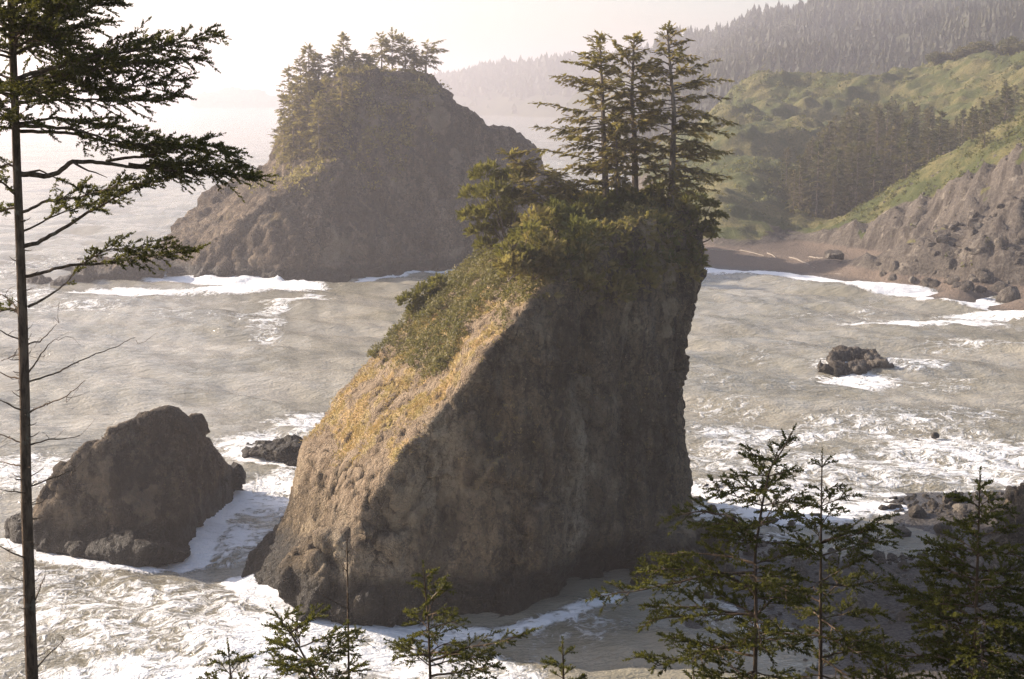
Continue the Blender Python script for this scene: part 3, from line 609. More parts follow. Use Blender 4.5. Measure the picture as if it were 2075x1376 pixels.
# white water thrown up at the feet of the rocks
for (px, py, r, h) in [(565, 572, 2.6, 1.1), (490, 570, 1.8, 0.9), (330, 556, 2.0, 1.8), (600, 575, 1.6, 0.7), (420, 566, 1.8, 0.6), (505, 1172, 1.0, 0.5), (640, 1250, 1.2, 0.45)]:
    c = W(px, py); g_ = np.exp(-((P[:, 0] - c[0]) ** 2 + (P[:, 1] - c[1]) ** 2) / r ** 2)
    zz += h * g_ * np.clip(0.6 + 1.6 * fbm(P / 1.6, 3), 0, 2); foam = np.maximum(foam, np.clip(g_ * 2, 0, 1))
P[:, 2] = zz
me = mesh_np('sea', P, QS, True); attr(me, 'foam', foam)
def mat_sea():
    t = NT('sea_water')
    f = t.attr('foam'); nv = t.map((1, 1, 0))
    wv = t.n.new('ShaderNodeVectorMath'); wv.operation = 'ADD'
    nn = t.n.new('ShaderNodeTexNoise'); t.link(nv, nn.inputs['Vector']); nn.inputs['Scale'].default_value = 0.35; nn.inputs['Detail'].default_value = 3
    sc = t.n.new('ShaderNodeVectorMath'); sc.operation = 'SCALE'; t.link(nn.outputs['Color'], sc.inputs[0]); sc.inputs['Scale'].default_value = 4.0
    t.link(nv, wv.inputs[0]); t.link(sc.outputs[0], wv.inputs[1]); w = wv.outputs[0]
    # lacy foam: thin webs between cells plus torn patches
    e1 = t.voro(0.45, w, 'DISTANCE_TO_EDGE'); e2 = t.voro(1.25, w, 'DISTANCE_TO_EDGE')
    web = t.math('MAXIMUM', t.rng(e1, 0.0, 0.30, 1.0, 0.0), t.math('MULTIPLY', t.rng(e2, 0.0, 0.32, 1.0, 0.0), 0.85))
    tor = t.noise(0.5, 6, 0.68, t.map((0.85, 1.0, 1), w), 0.5)
    fine_ = t.noise(1.8, 4, 0.65, t.map((0.6, 1.3, 1), w))
    pat = t.math('ADD', t.math('MULTIPLY', web, 0.14), t.math('ADD', t.math('MULTIPLY', tor, 0.74), t.math('MULTIPLY', fine_, 0.34)))
    th = t.math('SUBTRACT', 1.13, t.math('MULTIPLY', f, 0.86))
    d = t.math('SUBTRACT', pat, th)
    fm = t.rng(d, -0.07, 0.13)
    thin = t.math('MULTIPLY', t.rng(d, -0.26, 0.06), 0.28)           # milky aerated water
    caps = t.rng(t.noise(0.5, 6, 0.65, t.map((0.6, 1.6, 1))), 0.70, 0.735)
    fm = t.math('MAXIMUM', fm, t.math('MULTIPLY', caps, 0.7))
    body = t.mix(t.rng(t.noise(0.05, 4), 0.4, 0.62), (0.250, 0.228, 0.165), (0.355, 0.322, 0.25))
    body = t.mix(t.math('MULTIPLY', t.rng(f, 0.25, 0.6), 0.8), body, (0.135, 0.112, 0.062))
    body = t.mix(thin, body, (0.5, 0.48, 0.40))
    c = t.mix(fm, body, (0.88, 0.87, 0.84))
    n1 = t.noise(0.6, 4, 0.62, t.map((0.55, 1.6, 1))); n2 = t.noise(3.2, 2, 0.6, t.map((0.8, 1.3, 1)))
    h = t.math('ADD', t.math('MULTIPLY', n1, 0.55), t.math('MULTIPLY', n2, 0.16))
    h = t.math('ADD', h, t.math('MULTIPLY', fm, t.math('ADD', 0.12, t.math('MULTIPLY', tor, 0.2))))
    m = t.fin(c, t.math('ADD', 0.09, t.math('MULTIPLY', fm, 0.6)), t.bump(h, 1.1, 0.9), 0.5)
    t.b.inputs['IOR'].default_value = 1.33
    return m
M['sea'] = mat_sea()
tag(put('sea', me, M['sea']), 'grey green sea streaked with white foam', kind='structure')
# ------------------------------------------------------------------ helpers: plants
def unit(v): v = np.asarray(v, float); return v / np.maximum(np.linalg.norm(v, axis=-1, keepdims=True), 1e-9)
def tube(pts, r0, r1, sides=5):
    P = np.asarray(pts, float); n = len(P); T = unit(np.gradient(P, axis=0))
    ref = np.where(np.abs(T[:, 2:3]) > 0.85, np.array([[1., 0, 0]]), np.array([[0, 0, 1.]]))
    A = unit(np.cross(T, ref)); B = np.cross(T, A); r = np.linspace(r0, r1, n)[:, None]
    ring = []
    for k in range(sides):
        a = 2 * math.pi * k / sides; ring.append(P + (A * math.cos(a) + B * math.sin(a)) * r)
    R = np.stack(ring, 1); R2 = np.roll(R, -1, 1)
    a, b, c, d = R[:-1], R2[:-1], R2[1:], R[1:]
    return np.concatenate([np.stack([a, b, c], 2).reshape(-1, 3, 3), np.stack([a, c, d], 2).reshape(-1, 3, 3)])
def inst(T, pos, d, up, s):
    pos = np.asarray(pos, float); x = unit(d); y = unit(np.cross(up, x)); z = np.cross(x, y)
    R = np.stack([x, y, z], 1); s = np.broadcast_to(np.asarray(s, float), (len(pos),))
    return (np.einsum('kvj,njc->nkvc', T, R) * s[:, None, None, None] + pos[:, None, None, :]).reshape(-1, 3, 3)
def bez(p0, p1, p2, n):
    t = np.linspace(0, 1, n)[:, None]; return (1 - t) ** 2 * p0 + 2 * t * (1 - t) * p1 + t * t * p2
def resample(pts, n):
    P = np.asarray(pts, float); L = np.concatenate([[0], np.cumsum(np.linalg.norm(np.diff(P, axis=0), axis=1))])
    t = np.linspace(0, L[-1], n); return np.stack([np.interp(t, L, P[:, j]) for j in range(3)], 1)
def t_needles(rng, n=12, nl=0.37, w=0.10):                     # a needled shoot along +X, length 1
    out = []
    for k in range(n):
        t = 0.04 + 0.96 * (k + rng.random() * 0.6) / n; a = k * 2.4 + rng.random()
        rad = np.array([0, math.cos(a), math.sin(a) * 0.8]); d = unit(rad + np.array([0.75, 0, 0])); p = np.array([t * 0.92, 0, 0])
        side = unit(np.cross(d, rng.normal(size=3))) * w
        out.append([p - side, p + side, p + d * nl * (0.75 + 0.5 * rng.random()) * (1.0 - 0.25 * t)])
    out.append([[0, -.012, 0], [0, .012, 0], [1, 0, 0]]); return np.array(out)
def t_frond(rng, n=11, droop=0.12):                              # a flat spray of twigs along +X, length 1
    out = []
    for k in range(n):
        t = 0.08 + 0.85 * k / (n - 1); sd = 1 if k % 2 else -1; L = (0.55 - 0.35 * t) * (0.7 + 0.6 * rng.random()); w = 0.11
        p = np.array([t, 0, -droop * t * t]); d = unit([0.75, sd * (0.75 + 0.3 * rng.random()), -0.25 + 0.5 * rng.random() - 0.15]); q = np.array([w, -sd * w * 0.3, 0])
        out.append([p - q, p + q + (0, 0, 0.03), p + d * L])
    out.append([[0, -.03, 0], [0, .03, 0], [1.05, 0, -droop]]); out.append([[.3, 0, -.04], [.3, 0, .05], [1.0, 0.02, -droop]])
    return np.array(out)
def t_clump(rng, n=12, leaf=0.5):                               # a ball of little leaves, radius about 1
    out = []
    for k in range(n):
        d = unit(rng.normal(size=3)); p = d * (0.35 + 0.6 * rng.random()); a = unit(np.cross(d, rng.normal(size=3))); b = unit(np.cross(a, d) + 0.6 * d * rng.normal())
        out.append([p - a * leaf * 0.4, p + a * leaf * 0.4, p + b * leaf])
    return np.array(out)
rg = np.random.default_rng(11)
NEEDLE = [t_needles(rg) for _ in range(4)]
FROND = [t_frond(rg) for _ in range(4)]
CLUMP = [t_clump(rg) for _ in range(4)]; TUFT = [t_clump(rg, 7, .75) for _ in range(5)]
def scatter(temps, pos, d, up, s, rng):
    k = rng.integers(0, len(temps), len(pos)); out = []
    s = np.broadcast_to(np.asarray(s, float), (len(pos),))
    for j, T in enumerate(temps):
        m = k == j
        if m.any(): out.append(inst(T, pos[m], d[m], up[m], s[m]))
    return np.concatenate(out)

def near_limb(pts, rng, tubes, shoots, r0=0.02, start=0.25, sec=0.5, spacing=0.052, shoot=0.13, dens=1.0, lift=0.15, fill=1.0):
    """a limb with side branchlets, each set with needled shoots"""
    n = max(6, int(np.linalg.norm(np.diff(pts, axis=0), axis=1).sum() / 0.06)); P = resample(pts, n)
    P[1:] += np.cumsum(rng.normal(size=(n - 1, 3)) * 0.006, axis=0)
    T = unit(np.gradient(P, axis=0)); L = np.linalg.norm(np.diff(P, axis=0), axis=1).sum()
    tubes.append(tube(P, r0, 0.004, 5))
    m = int(L * (1 - start) / spacing * dens)
    for k in range(m):
        t = start + (1 - start) * (k + rng.random()) / m
        if rng.random() > fill: continue
        i = min(int(t * (n - 1)), n - 2); p = P[i] + (P[i + 1] - P[i]) * (t * (n - 1) - i); tg = T[i]
        side = unit(np.cross(tg, [0, 0, 1])) * (1 if k % 2 else -1)
        d = unit(tg * (0.55 + 0.3 * rng.random()) + side * (0.65 + 0.3 * rng.random()) + np.array([0, 0, lift + 0.40 * rng.normal()]))
        ln = sec * (0.35 + 0.65 * min(1, (1 - t) * 2.2 + 0.15)) * (0.55 + 0.7 * rng.random()) * min(1, 0.4 + (t - start) * 4)
        q = bez(p, p + d * ln * 0.55, p + d * ln + np.array([0, 0, (0.10 * rng.random() - 0.10) * ln * 3]) + tg * ln * 0.15, 5)
        tubes.append(tube(q, 0.006, 0.003, 3))
        ns = max(3, int(ln / 0.034)); tt = np.concatenate([0.12 + 0.88 * (np.arange(ns) + rng.random(ns)) / ns, [1.0]])
        pp = np.stack([np.interp(tt * 4, range(5), q[:, j]) for j in range(3)], 1)
        fw = unit(np.gradient(q, axis=0))[np.minimum((tt * 4).astype(int), 4)]
        rd = unit(np.cross(fw, [0, 0, 1])) * np.where(np.arange(ns + 1) % 2, 1, -1)[:, None]
        dd = unit(fw * 0.8 + rd * 0.75 * rng.random((ns + 1, 1)) + np.array([0, 0, 0.12]) + 0.22 * rng.normal(size=(ns + 1, 3))); dd[-1] = fw[-1]
        shoots.append((pp, dd, shoot * (0.6 + 0.6 * rng.random(ns + 1)) * (1.05 - 0.35 * tt)))
    if fill > .06: pt = P[-3:]; shoots.append((pt, unit(T[-3:] + 0.15 * rng.normal(size=(3, 3))), np.full(3, shoot)))
def build_near(name, base, trunk, tubes, shoots, rng, label, group=None, leaf='spruce', temps=NEEDLE):
    e = empty(name, base); tag(e, label, 'tree', group); b = np.asarray(base)
    soup('trunk', trunk, M['bark'], parent=e, base=b, smooth=True)
    if tubes: soup('branches', np.concatenate(tubes), M['bark'], parent=e, base=b)
    if shoots:
        pos, d, s = (np.concatenate([q[k] for q in shoots]) for k in range(3))
        up = unit(rng.normal(size=(len(pos), 3)) + np.array([0, 0, 1.0]))
        soup('crown', scatter(temps, pos, d, up, s, rng), M[leaf], parent=e, base=b)
    return e

# ------------------------------------------------------------------ the tall wind-flagged spruce on the left
rng = np.random.default_rng(21); YT = 18.0
tp = [(95, 1800), (80, 1600), (66, 1400), (62, 1300), (58, 1150), (53, 1000), (50, 800), (46, 640), (40, 480), (34, 330), (30, 200), (24, 60), (18, -100), (14, -300), (12, -480)]
trunk_pts = [at(x, y, YT) for x, y in tp]; gz = float(bluff_z(np.array([trunk_pts[0][0]]), np.array([YT]))[0])
trunk_pts = [np.array([trunk_pts[0][0] + 0.1, YT, gz - 0.3])] + trunk_pts
TP = resample(trunk_pts, 90)
trunk = [tube(TP, 0.10, 0.032, 12)]; tubes = []; shoots = []
def L_(pix, dy=0.0, **k):
    n = len(pix); near_limb(np.array([at(x, y, YT + dy * i / (n - 1)) for i, (x, y) in enumerate(pix)]), rng, tubes, shoots, **k)
L_([(30, 60), (120, 30), (225, 5)], 0.3, sec=.55); L_([(28, 20), (120, -20), (240, -60)], -0.4, sec=.6)
L_([(30, 110), (130, 60), (200, 45)], 0.8, sec=.5)
L_([(32, 160), (200, 115), (330, 95), (425, 72)], 0.5, sec=.52, start=.2, r0=.03); L_([(32, 170), (180, 150), (300, 130), (408, 122)], -0.5, sec=.42, start=.15)
L_([(32, 190), (160, 150), (270, 110), (340, 95)], 1.2, sec=.5); L_([(32, 210), (160, 190), (270, 180), (385, 165)], 0.2, sec=.40, start=.15); L_([(33, 205), (200, 200), (300, 200), (355, 190)], -0.9, sec=.4)
L_([(33, 250), (120, 235), (210, 250), (325, 268)], 0.3, sec=.42, start=.2); L_([(34, 255), (140, 265), (230, 290), (330, 300)], -0.6, sec=.45, start=.3, r0=.028)
L_([(34, 265), (150, 270), (250, 300), (330, 295), (400, 300)], 0.9, sec=.42, start=.45, r0=.026)
L_([(38, 352), (95, 358), (122, 350), (145, 326), (215, 327), (300, 335), (400, 330), (518, 352)], 0.5, sec=.52, start=.52, r0=.038, dens=1.5)
L_([(215, 327), (300, 318), (380, 300), (430, 300), (490, 335)], -0.4, sec=.42, start=.2, r0=.022, dens=1.4); L_([(260, 332), (330, 345), (420, 350), (470, 355)], 0.4, sec=.36, start=.1, r0=.02, dens=1.3)
L_([(145, 326), (175, 345), (215, 362)], 0, fill=0.05, r0=.018); L_([(38, 355), (80, 345), (130, 365)], -.3, fill=.3)
L_([(44, 500), (75, 492), (120, 470), (165, 438), (200, 420), (260, 390), (345, 365)], 0.3, sec=.36, start=.42, r0=.03, dens=1.1); L_([(42, 430), (90, 415), (160, 405), (240, 385), (300, 372)], -.5, sec=.36, start=.2, r0=.022)
L_([(43, 470), (80, 455), (130, 430), (190, 415)], .6, sec=.3, start=.3, r0=.016, fill=.7)
L_([(50, 560), (110, 545), (165, 535), (240, 530), (330, 520), (395, 512)], 0.2, sec=.30, start=.42, r0=.024, dens=1.1); L_([(165, 535), (220, 505), (300, 495), (375, 500)], -.3, sec=.26, start=.0, r0=.012, dens=1.2)
L_([(56, 622), (95, 600), (130, 575), (160, 538)], 0.3, sec=.22, start=.55, r0=.02, fill=.6)
for pix, dy in [([(54, 776), (110, 758), (160, 735), (225, 712), (276, 690)], .3), ([(56, 838), (95, 822), (135, 805), (172, 772)], -.3), ([(58, 902), (100, 890), (157, 884)], .2), ([(62, 985), (110, 968), (146, 955)], .2), ([(48, 770), (20, 765), (-30, 745)], .2), ([(50, 835), (15, 815), (-25, 800)], -.2),
                ([(52, 700), (85, 690), (120, 655)], .4), ([(54, 760), (90, 720), (118, 690)], -.2), ([(52, 900), (20, 885), (-20, 870)], .2), ([(55, 945), (25, 940), (-20, 930)], .3), ([(55, 1000), (30, 995), (-10, 990)], -.3), ([(58, 1135), (20, 1115), (-20, 1095)], -.2), ([(64, 1235), (85, 1180), (95, 1165)], .2), ([(66, 1370), (95, 1330), (128, 1298)], .1), ([(48, 640), (10, 600), (-30, 590)], .3), ([(46, 690), (15, 680), (-30, 650)], 0), ([(50, 715), (30, 720), (0, 730)], .2)]:
    near_limb(np.array([at(x, y, YT + dy * i) for i, (x, y) in enumerate(pix)]), rng, tubes, shoots, r0=.013, fill=0.0)
    for _ in range(3):
        k = rng.integers(1, len(pix)); a = at(pix[k][0], pix[k][1], YT + dy * k); tubes.append(tube(bez(a, a + rng.normal(size=3) * .10, a + rng.normal(size=3) * .14 + (0.08, 0, .08), 4), .005, .002, 3))
for _ in range(70):                                             # dead stubs all along the bare trunk
    k = rng.integers(20, 60); a = TP[k]; d = unit(rng.normal(size=3) * (1, 1, .3)); ln = .06 + .12 * rng.random() ** 2
    tubes.append(tube(bez(a + d * .05, a + d * (.08 + ln * .6), a + d * (.08 + ln) + (0, 0, .04), 4), .008, .003, 4))
for pix, dy in [([(35, 340), (10, 330), (-40, 350)], .3), ([(38, 400), (0, 370), (-60, 400)], -.4), ([(36, 420), (5, 430), (-50, 420)], .5), ([(46, 640), (20, 625), (-50, 640)], .3), ([(32, 200), (-20, 180), (-100, 170)], .3), ([(30, 120), (-30, 100), (-140, 80)], -.5), ([(28, 60), (-30, 40), (-140, 10)], .4), ([(32, 260), (-20, 250), (-90, 260)], -.3), ([(30, 160), (-30, 140), (-120, 130)], .7)]: L_(pix, dy, sec=.35, start=.15)
for _ in range(64):                                             # the dense upper crown, limbs towards and away from the camera
    y0 = rng.uniform(-420, 255); k = np.interp(y0, [-480, 330], [12, 34]); a = at(k, y0, YT); dpt = rng.choice([-1, 1]) * rng.uniform(.4, 1.6); rx = rng.uniform(-.5, 1.5) * (0.5 + 0.5 * (y0 + 480) / 700)
    b = a + np.array([rx, dpt, rng.uniform(-.15, .35)]); near_limb(np.array([a, (a + b) / 2 + (0, 0, .12), b]), rng, tubes, shoots, sec=.48, start=.12, r0=.018)
build_near('flagged_spruce', (TP[0][0], YT, gz), np.concatenate(trunk), tubes, shoots, rng, 'tall bare-trunked spruce with wind-swept limbs at the left edge')

# ------------------------------------------------------------------ young spruces along the lower edge
def young(name, pix, Y, label, seed, lmax, whorl=0.20, sec=.26, gap=0.12, bias=0.0, bare=0.0, r=.045, grow=.52, dens=1.1, lean=None, shoot=.115, explicit=()):
    rng = np.random.default_rng(seed); P = [at(x, y, Y) for x, y in pix]
    g = float(bluff_z(np.array([P[0][0]]), np.array([Y]))[0]); P = [np.array([P[0][0], Y, g - .2])] + P
    Tp = resample(P, 60); tubes, shoots = [], []; tr = tube(Tp, r, .006, 8)
    Ls = np.concatenate([[0], np.cumsum(np.linalg.norm(np.diff(Tp, axis=0), axis=1))]); H = Ls[-1]
    zlow = P[1][2] - 0.5; h = H - 0.14; az = rng.random() * 6
    while h > 0:
        p = np.array([np.interp(h, Ls, Tp[:, j]) for j in range(3)])
        if p[2] < zlow: break
        dn = H - h
        for k in range(rng.integers(3, 6)):
            az += 2.4 + rng.normal() * .3
            if rng.random() < gap or dn < bare: continue
            ln = min(lmax, .05 + dn * grow) * rng.uniform(.55, 1.15) * (1 + bias * math.cos(az))
            el = np.interp(dn, [0, .3, 1.2, 3], [.9, .45, .12, -.12]) + rng.normal() * .12
            d = np.array([math.cos(az) * math.cos(el), math.sin(az) * math.cos(el), math.sin(el)])
            q = bez(p, p + d * ln * .55 + (0, 0, .02), p + d * ln + np.array([0, 0, -.04 * ln + .05 * ln * rng.normal()]), 6)
            if ln < .16: shoots.append((q[1::2], unit(np.gradient(q, axis=0))[1::2], np.full(3, shoot * .75))); tubes.append(tube(q, .005, .003, 3))
            else: near_limb(q, rng, tubes, shoots, r0=.004 + .009 * ln, start=.12, sec=min(sec, ln * .5), spacing=.07, shoot=shoot, lift=.10, dens=dens)
        h -= whorl * rng.uniform(.6, 1.3)
    for ex, Y2 in explicit:
        near_limb(np.array([at(x, y, Y + (Y2 - Y) * i / (len(ex) - 1)) for i, (x, y) in enumerate(ex)]), rng, tubes, shoots, r0=.016, start=.22, sec=sec, spacing=.065, shoot=shoot)
    shoots.append((Tp[-2:], unit(np.gradient(Tp, axis=0))[-2:], np.full(2, shoot * .8)))
    return build_near(name, (P[0][0], Y, g), tr, tubes, shoots, rng, label)
young('young_spruce', [(1528, 1500), (1530, 1376), (1532, 1250), (1530, 1120), (1545, 1020), (1560, 950), (1590, 905), (1606, 874)], 14.0, 'young spruce with a nodding top, left one of the pair at lower right', 31, .95, .20, .27, .12, -.25,
      explicit=[([(1532, 1160), (1440, 1170), (1330, 1190), (1215, 1205)], 13.6), ([(1535, 1090), (1470, 1050), (1400, 1040), (1350, 1050)], 14.3), ([(1530, 1300), (1430, 1320), (1330, 1345), (1300, 1330)], 13.5), ([(1530, 1250), (1420, 1230), (1310, 1235)], 14.4), ([(1550, 1000), (1500, 985), (1470, 1000)], 14.2), ([(1532, 1190), (1420, 1150), (1320, 1150)], 13.8)])
young('young_spruce', [(1662, 1500), (1663, 1376), (1663, 1200), (1664, 1050), (1666, 922)], 15.0, 'straight young spruce, right one of the pair at lower right', 32, .8, .23, .26, .16, .2,
      explicit=[([(1664, 1100), (1720, 1080), (1780, 1060), (1815, 1075)], 14.7), ([(1664, 1180), (1720, 1190), (1790, 1180)], 15.2), ([(1664, 1290), (1740, 1300), (1820, 1330)], 14.8)])
young('young_spruce', [(1972, 1500), (1975, 1376), (1978, 1250), (1982, 1100), (1986, 964)], 13.0, 'dense bushy young spruce in the lower right corner', 33, .85, .14, .26, .05, 0, dens=1.3)
young('young_spruce', [(868, 1600), (872, 1376), (868, 1260), (858, 1150)], 15.0, 'spindly spruce sapling in front of the foot of the big stack', 34, .6, .17, .24, .2, .25, explicit=[([(872, 1340), (940, 1310), (1000, 1300), (1062, 1275)], 14.7), ([(872, 1370), (930, 1360), (1000, 1350)], 14.9), ([(870, 1330), (840, 1325), (815, 1330)], 15)])
young('young_spruce', [(640, 1700), (650, 1500), (640, 1376), (600, 1300), (556, 1238)], 14.0, 'leaning spruce sapling with a thin bare pole beside it', 35, .55, .18, .24, .1, .2, grow=.75)
young('young_spruce', [(480, 1700), (476, 1500), (470, 1400), (462, 1308)], 15.0, 'small spruce tip poking above the frame between trunk and bare pole', 36, .4, .16, .18, .15)
young('young_spruce', [(1135, 1700), (1140, 1500), (1143, 1400), (1140, 1305)], 14.0, 'low spruce tip at the bottom edge below the big stack', 37, .5, .16, .2, .15)
young('young_spruce', [(2110, 1700), (2105, 1500), (2100, 1376), (2095, 1240)], 14.5, 'spruce half cut off by the right edge of the frame', 38, .6, .18, .24, .1)
young('young_spruce', [(1400, 1750), (1405, 1550), (1410, 1450), (1405, 1360)], 12.5, 'lowest spruce top at the bottom edge left of the pair', 39, .5, .2, .22, .15)
young('young_spruce', [(1800, 1750), (1805, 1550), (1800, 1400), (1790, 1290)], 13.5, 'short spruce top between the pair and the bushy one', 40, .42, .2, .22, .2)
rng = np.random.default_rng(5); P = [at(x, y, 14.3) for x, y in [(712, 1700), (708, 1500), (707, 1376), (705, 1230), (703, 1092)]]; g = float(bluff_z(np.array([P[0][0]]), np.array([14.3]))[0]); P = [np.array([P[0][0], 14.3, g - .2])] + P
tb = [tube(np.array([at(a, b, 14.3) for a, b in q]), .006, .002, 4) for q in [[(706, 1235), (670, 1215), (636, 1196)], [(706, 1290), (740, 1300), (770, 1320)], [(707, 1330), (680, 1320), (655, 1325)], [(704, 1120), (712, 1110), (716, 1098)], [(705, 1160), (696, 1150), (690, 1140)]]]
e = build_near('dead_sapling', (P[0][0], 14.3, g), tube(resample(P, 40), .028, .006, 7), [], [], rng, 'thin dead sapling like a pole in front of the stack')
for q in tb: soup('branch', q, M['bark'], parent=e, base=(P[0][0], 14.3, g))

# ------------------------------------------------------------------ spruces on top of the stack
def mid_tree(name, path, r, rng, limbs, lmax, label, cat='tree', group=None, c0=.25, leaf='stack_tree', bark='bark_pale', frond=.74, wind=(0, 0), prof=None, explicit=(), step=.19, flat=.0, parent_only=False):
    P = resample(path, 30); H = len(P) - 1; tubes, pos, dr, sc = [], [], [], []
    prof = prof or (lambda h: np.interp(h, [0, .3, .75, 1], [.75, 1.0, .7, .12]))
    def limb(q, fl):
        tubes.append(tube(q, .018 * (lmax ** .5) + .02, .012, 4)); T = unit(np.gradient(q, axis=0)); L = np.linalg.norm(np.diff(q, axis=0), axis=1).sum()
        n = max(2, int(L * (1 - fl) / step)); 
        for k in range(n * 2):
            t = fl + (1 - fl) * (k + rng.random()) / (2 * n); i = min(int(t * (len(q) - 1)), len(q) - 2); p = q[i] + (q[i + 1] - q[i]) * (t * (len(q) - 1) - i)
            sd = unit(np.cross(T[i], [0, 0, 1])) * (1 if k % 2 else -1)
            d = unit(T[i] * .7 + sd * rng.uniform(.3, 1.0) + np.array([0, 0, rng.normal() * .32 - .14])); pos.append(p + rng.normal(size=3) * .06); dr.append(d); sc.append(frond * rng.uniform(.55, 1.15) * (1.15 - .5 * t))
        pos.append(q[-1]); dr.append(T[-1]); sc.append(frond * .8)
    for k in range(limbs):
        h = c0 + (1 - c0) * (k + rng.random()) / limbs; f = h * H; i = min(int(f), H - 1); p = P[i] + (P[i + 1] - P[i]) * (f - i)
        az = k * 2.4 + rng.normal() * .5; hh = (h - c0) / (1 - c0); ln = lmax * prof(hh) * rng.uniform(.5, 1.15)
        el = np.interp(hh, [0, .5, .85, 1], [-.12, .05, .35, .9]) + rng.normal() * .19
        d = np.array([math.cos(az) * math.cos(el) + wind[0], math.sin(az) * math.cos(el) + wind[1], math.sin(el)])
        q = bez(p, p + d * ln * .5 + (0, 0, .05 * ln), p + d * ln - np.array([0, 0, ln * .06]), 7); q[1:] += rng.normal(size=(6, 3)) * .03 * ln ** .5; limb(q, rng.uniform(.18, .45))
    for q in explicit: limb(resample(q, 9), .22)
    pos, dr, sc = map(np.array, (pos, dr, sc)); up = unit(rng.normal(size=pos.shape) * .45 + (0, 0, 1))
    base = P[0]; e = empty(name, base)
    if label: tag(e, label, cat, group)
    soup('trunk', tube(P, r, r * .18, 7), M[bark], parent=e, base=base, smooth=True); soup('branches', np.concatenate(tubes), M[bark], parent=e, base=base)
    soup('crown', scatter(FROND, pos, dr, up, sc, rng), M[leaf], parent=e, base=base)
    return e
def pp(pix, Y, dy=0): return [at(x, y, Y + dy * i / max(1, len(pix) - 1)) for i, (x, y) in enumerate(pix)]
pr = lambda h: np.interp(h, [0, .2, .45, .7, .9, 1], [.7, .95, 1.0, .75, .35, .08])
rng = np.random.default_rng(51)
mid_tree('stack_spruce', pp([(1232, 440), (1228, 400), (1224, 300), (1221, 200), (1215, 74)], 122), .34, rng, 96, 3.9, 'left spruce on the stack top with long level limbs to the left', prof=pr, c0=.16, wind=(-.12, 0),
         explicit=[pp([(1222, 225), (1170, 225), (1120, 212), (1084, 209)], 122, .5), pp([(1223, 262), (1170, 262), (1120, 260), (1086, 258)], 122, -.8), pp([(1222, 180), (1170, 165), (1125, 155)], 122, .6), pp([(1221, 150), (1180, 128), (1150, 125)], 122), pp([(1225, 330), (1160, 315), (1090, 300), (1030, 318)], 122, -1), pp([(1226, 345), (1160, 340), (1085, 350)], 122, 1.), pp([(1226, 370), (1150, 365), (1110, 385)], 122, -1.2)])
mid_tree('stack_spruce', pp([(1256, 430), (1252, 390), (1250, 320), (1247, 235)], 121), .2, rng, 46, 2.6, 'slim short spruce standing close behind the left spruce on the stack', prof=pr, c0=.3)
mid_tree('stack_spruce', pp([(1290, 425), (1287, 385), (1286, 280), (1280, 200), (1285, 76)], 123), .34, rng, 88, 3.6, 'middle spruce of the three tall ones on the stack top', prof=pr, c0=.26, explicit=[pp([(1281, 130), (1255, 95), (1235, 75)], 123, .4), pp([(1287, 340), (1330, 345), (1370, 350)], 123, -.8)])
mid_tree('stack_spruce', pp([(1356, 440), (1359, 405), (1363, 320), (1366, 230), (1352, 60)], 122.5), .36, rng, 104, 4.5, 'right spruce on the stack top, tallest and nearest the cliff edge', prof=pr, c0=.14, wind=(.08, 0),
         explicit=[pp([(1362, 270), (1420, 262), (1480, 272)], 122.5, .6), pp([(1364, 310), (1410, 292), (1450, 310), (1478, 305)], 122.5, -.6), pp([(1360, 345), (1410, 340), (1455, 360)], 122.5), pp([(1366, 180), (1420, 160), (1475, 163)], 122.5, .5), pp([(1364, 235), (1430, 232), (1490, 250)], 122.5, -.4), pp([(1358, 375), (1400, 375), (1460, 390)], 122.5, .5)])
mid_tree('leaning_spruce', pp([(1195, 450), (1160, 400), (1110, 355), (1060, 335), (1025, 312)], 121), .2, rng, 44, 2.6, 'windswept spruce leaning seaward from the stack top', c0=.12, prof=lambda h: np.interp(h, [0, .5, 1], [1, .9, .25]), frond=.85)
mid_tree('leaning_spruce', pp([(1150, 470), (1120, 420), (1085, 390), (1050, 370)], 119.5), .16, rng, 34, 2.2, 'lower windswept spruce crowded against the shore pine', c0=.1, prof=lambda h: np.interp(h, [0, .5, 1], [1, .9, .3]), frond=.85)

def pads(name, base, padlist, rng, label, cat, leaf, group=None, dens=60, leafs=.34, stems=True, temps=None, bark='bark_pale', r=.12):
    """a shrub or pine: stems leading to foliage pads [(centre, rx, rz), ...]"""
    e = empty(name, base); tag(e, label, cat, group); base = np.asarray(base, float); pos, dr, sc, tubes = [], [], [], []
    for c, rx, rz in padlist:
        c = np.asarray(c, float); n = int(dens * rx * rx + 14); v = unit(rng.normal(size=(n, 3))); v[:, 2] = np.abs(v[:, 2]) * 1.2 - .35; v = unit(v)
        rr = (.55 + .5 * rng.random((n, 1))) * (1 + .5 * perlin(v * 2.2 + c)[:, None]); p = c + v * rr * (rx, rx, rz); pos.append(p); dr.append(unit(v + rng.normal(size=(n, 3)) * .4 + (0, 0, .25))); sc.append(leafs * rng.uniform(.6, 1.3, n))
        if stems: tubes.append(tube(bez(base, base * .4 + c * .6 + (0, 0, -.3) + rng.normal(size=3) * .3, c, 7), r, .03, 5))
    pos, dr, sc = map(np.concatenate, (pos, dr, sc)); up = unit(rng.normal(size=pos.shape))
    if tubes: soup('stems', np.concatenate(tubes), M[bark], parent=e, base=base)
    soup('foliage', scatter(temps or FROND, pos, dr, up, sc, rng), M[leaf], parent=e, base=base); return e
def padpix(lst, Y, rng, dy=1.5): return [(at(x, y, Y + rng.uniform(-dy, dy)), rw_, rw_ * k) for x, y, rw_, k in lst]
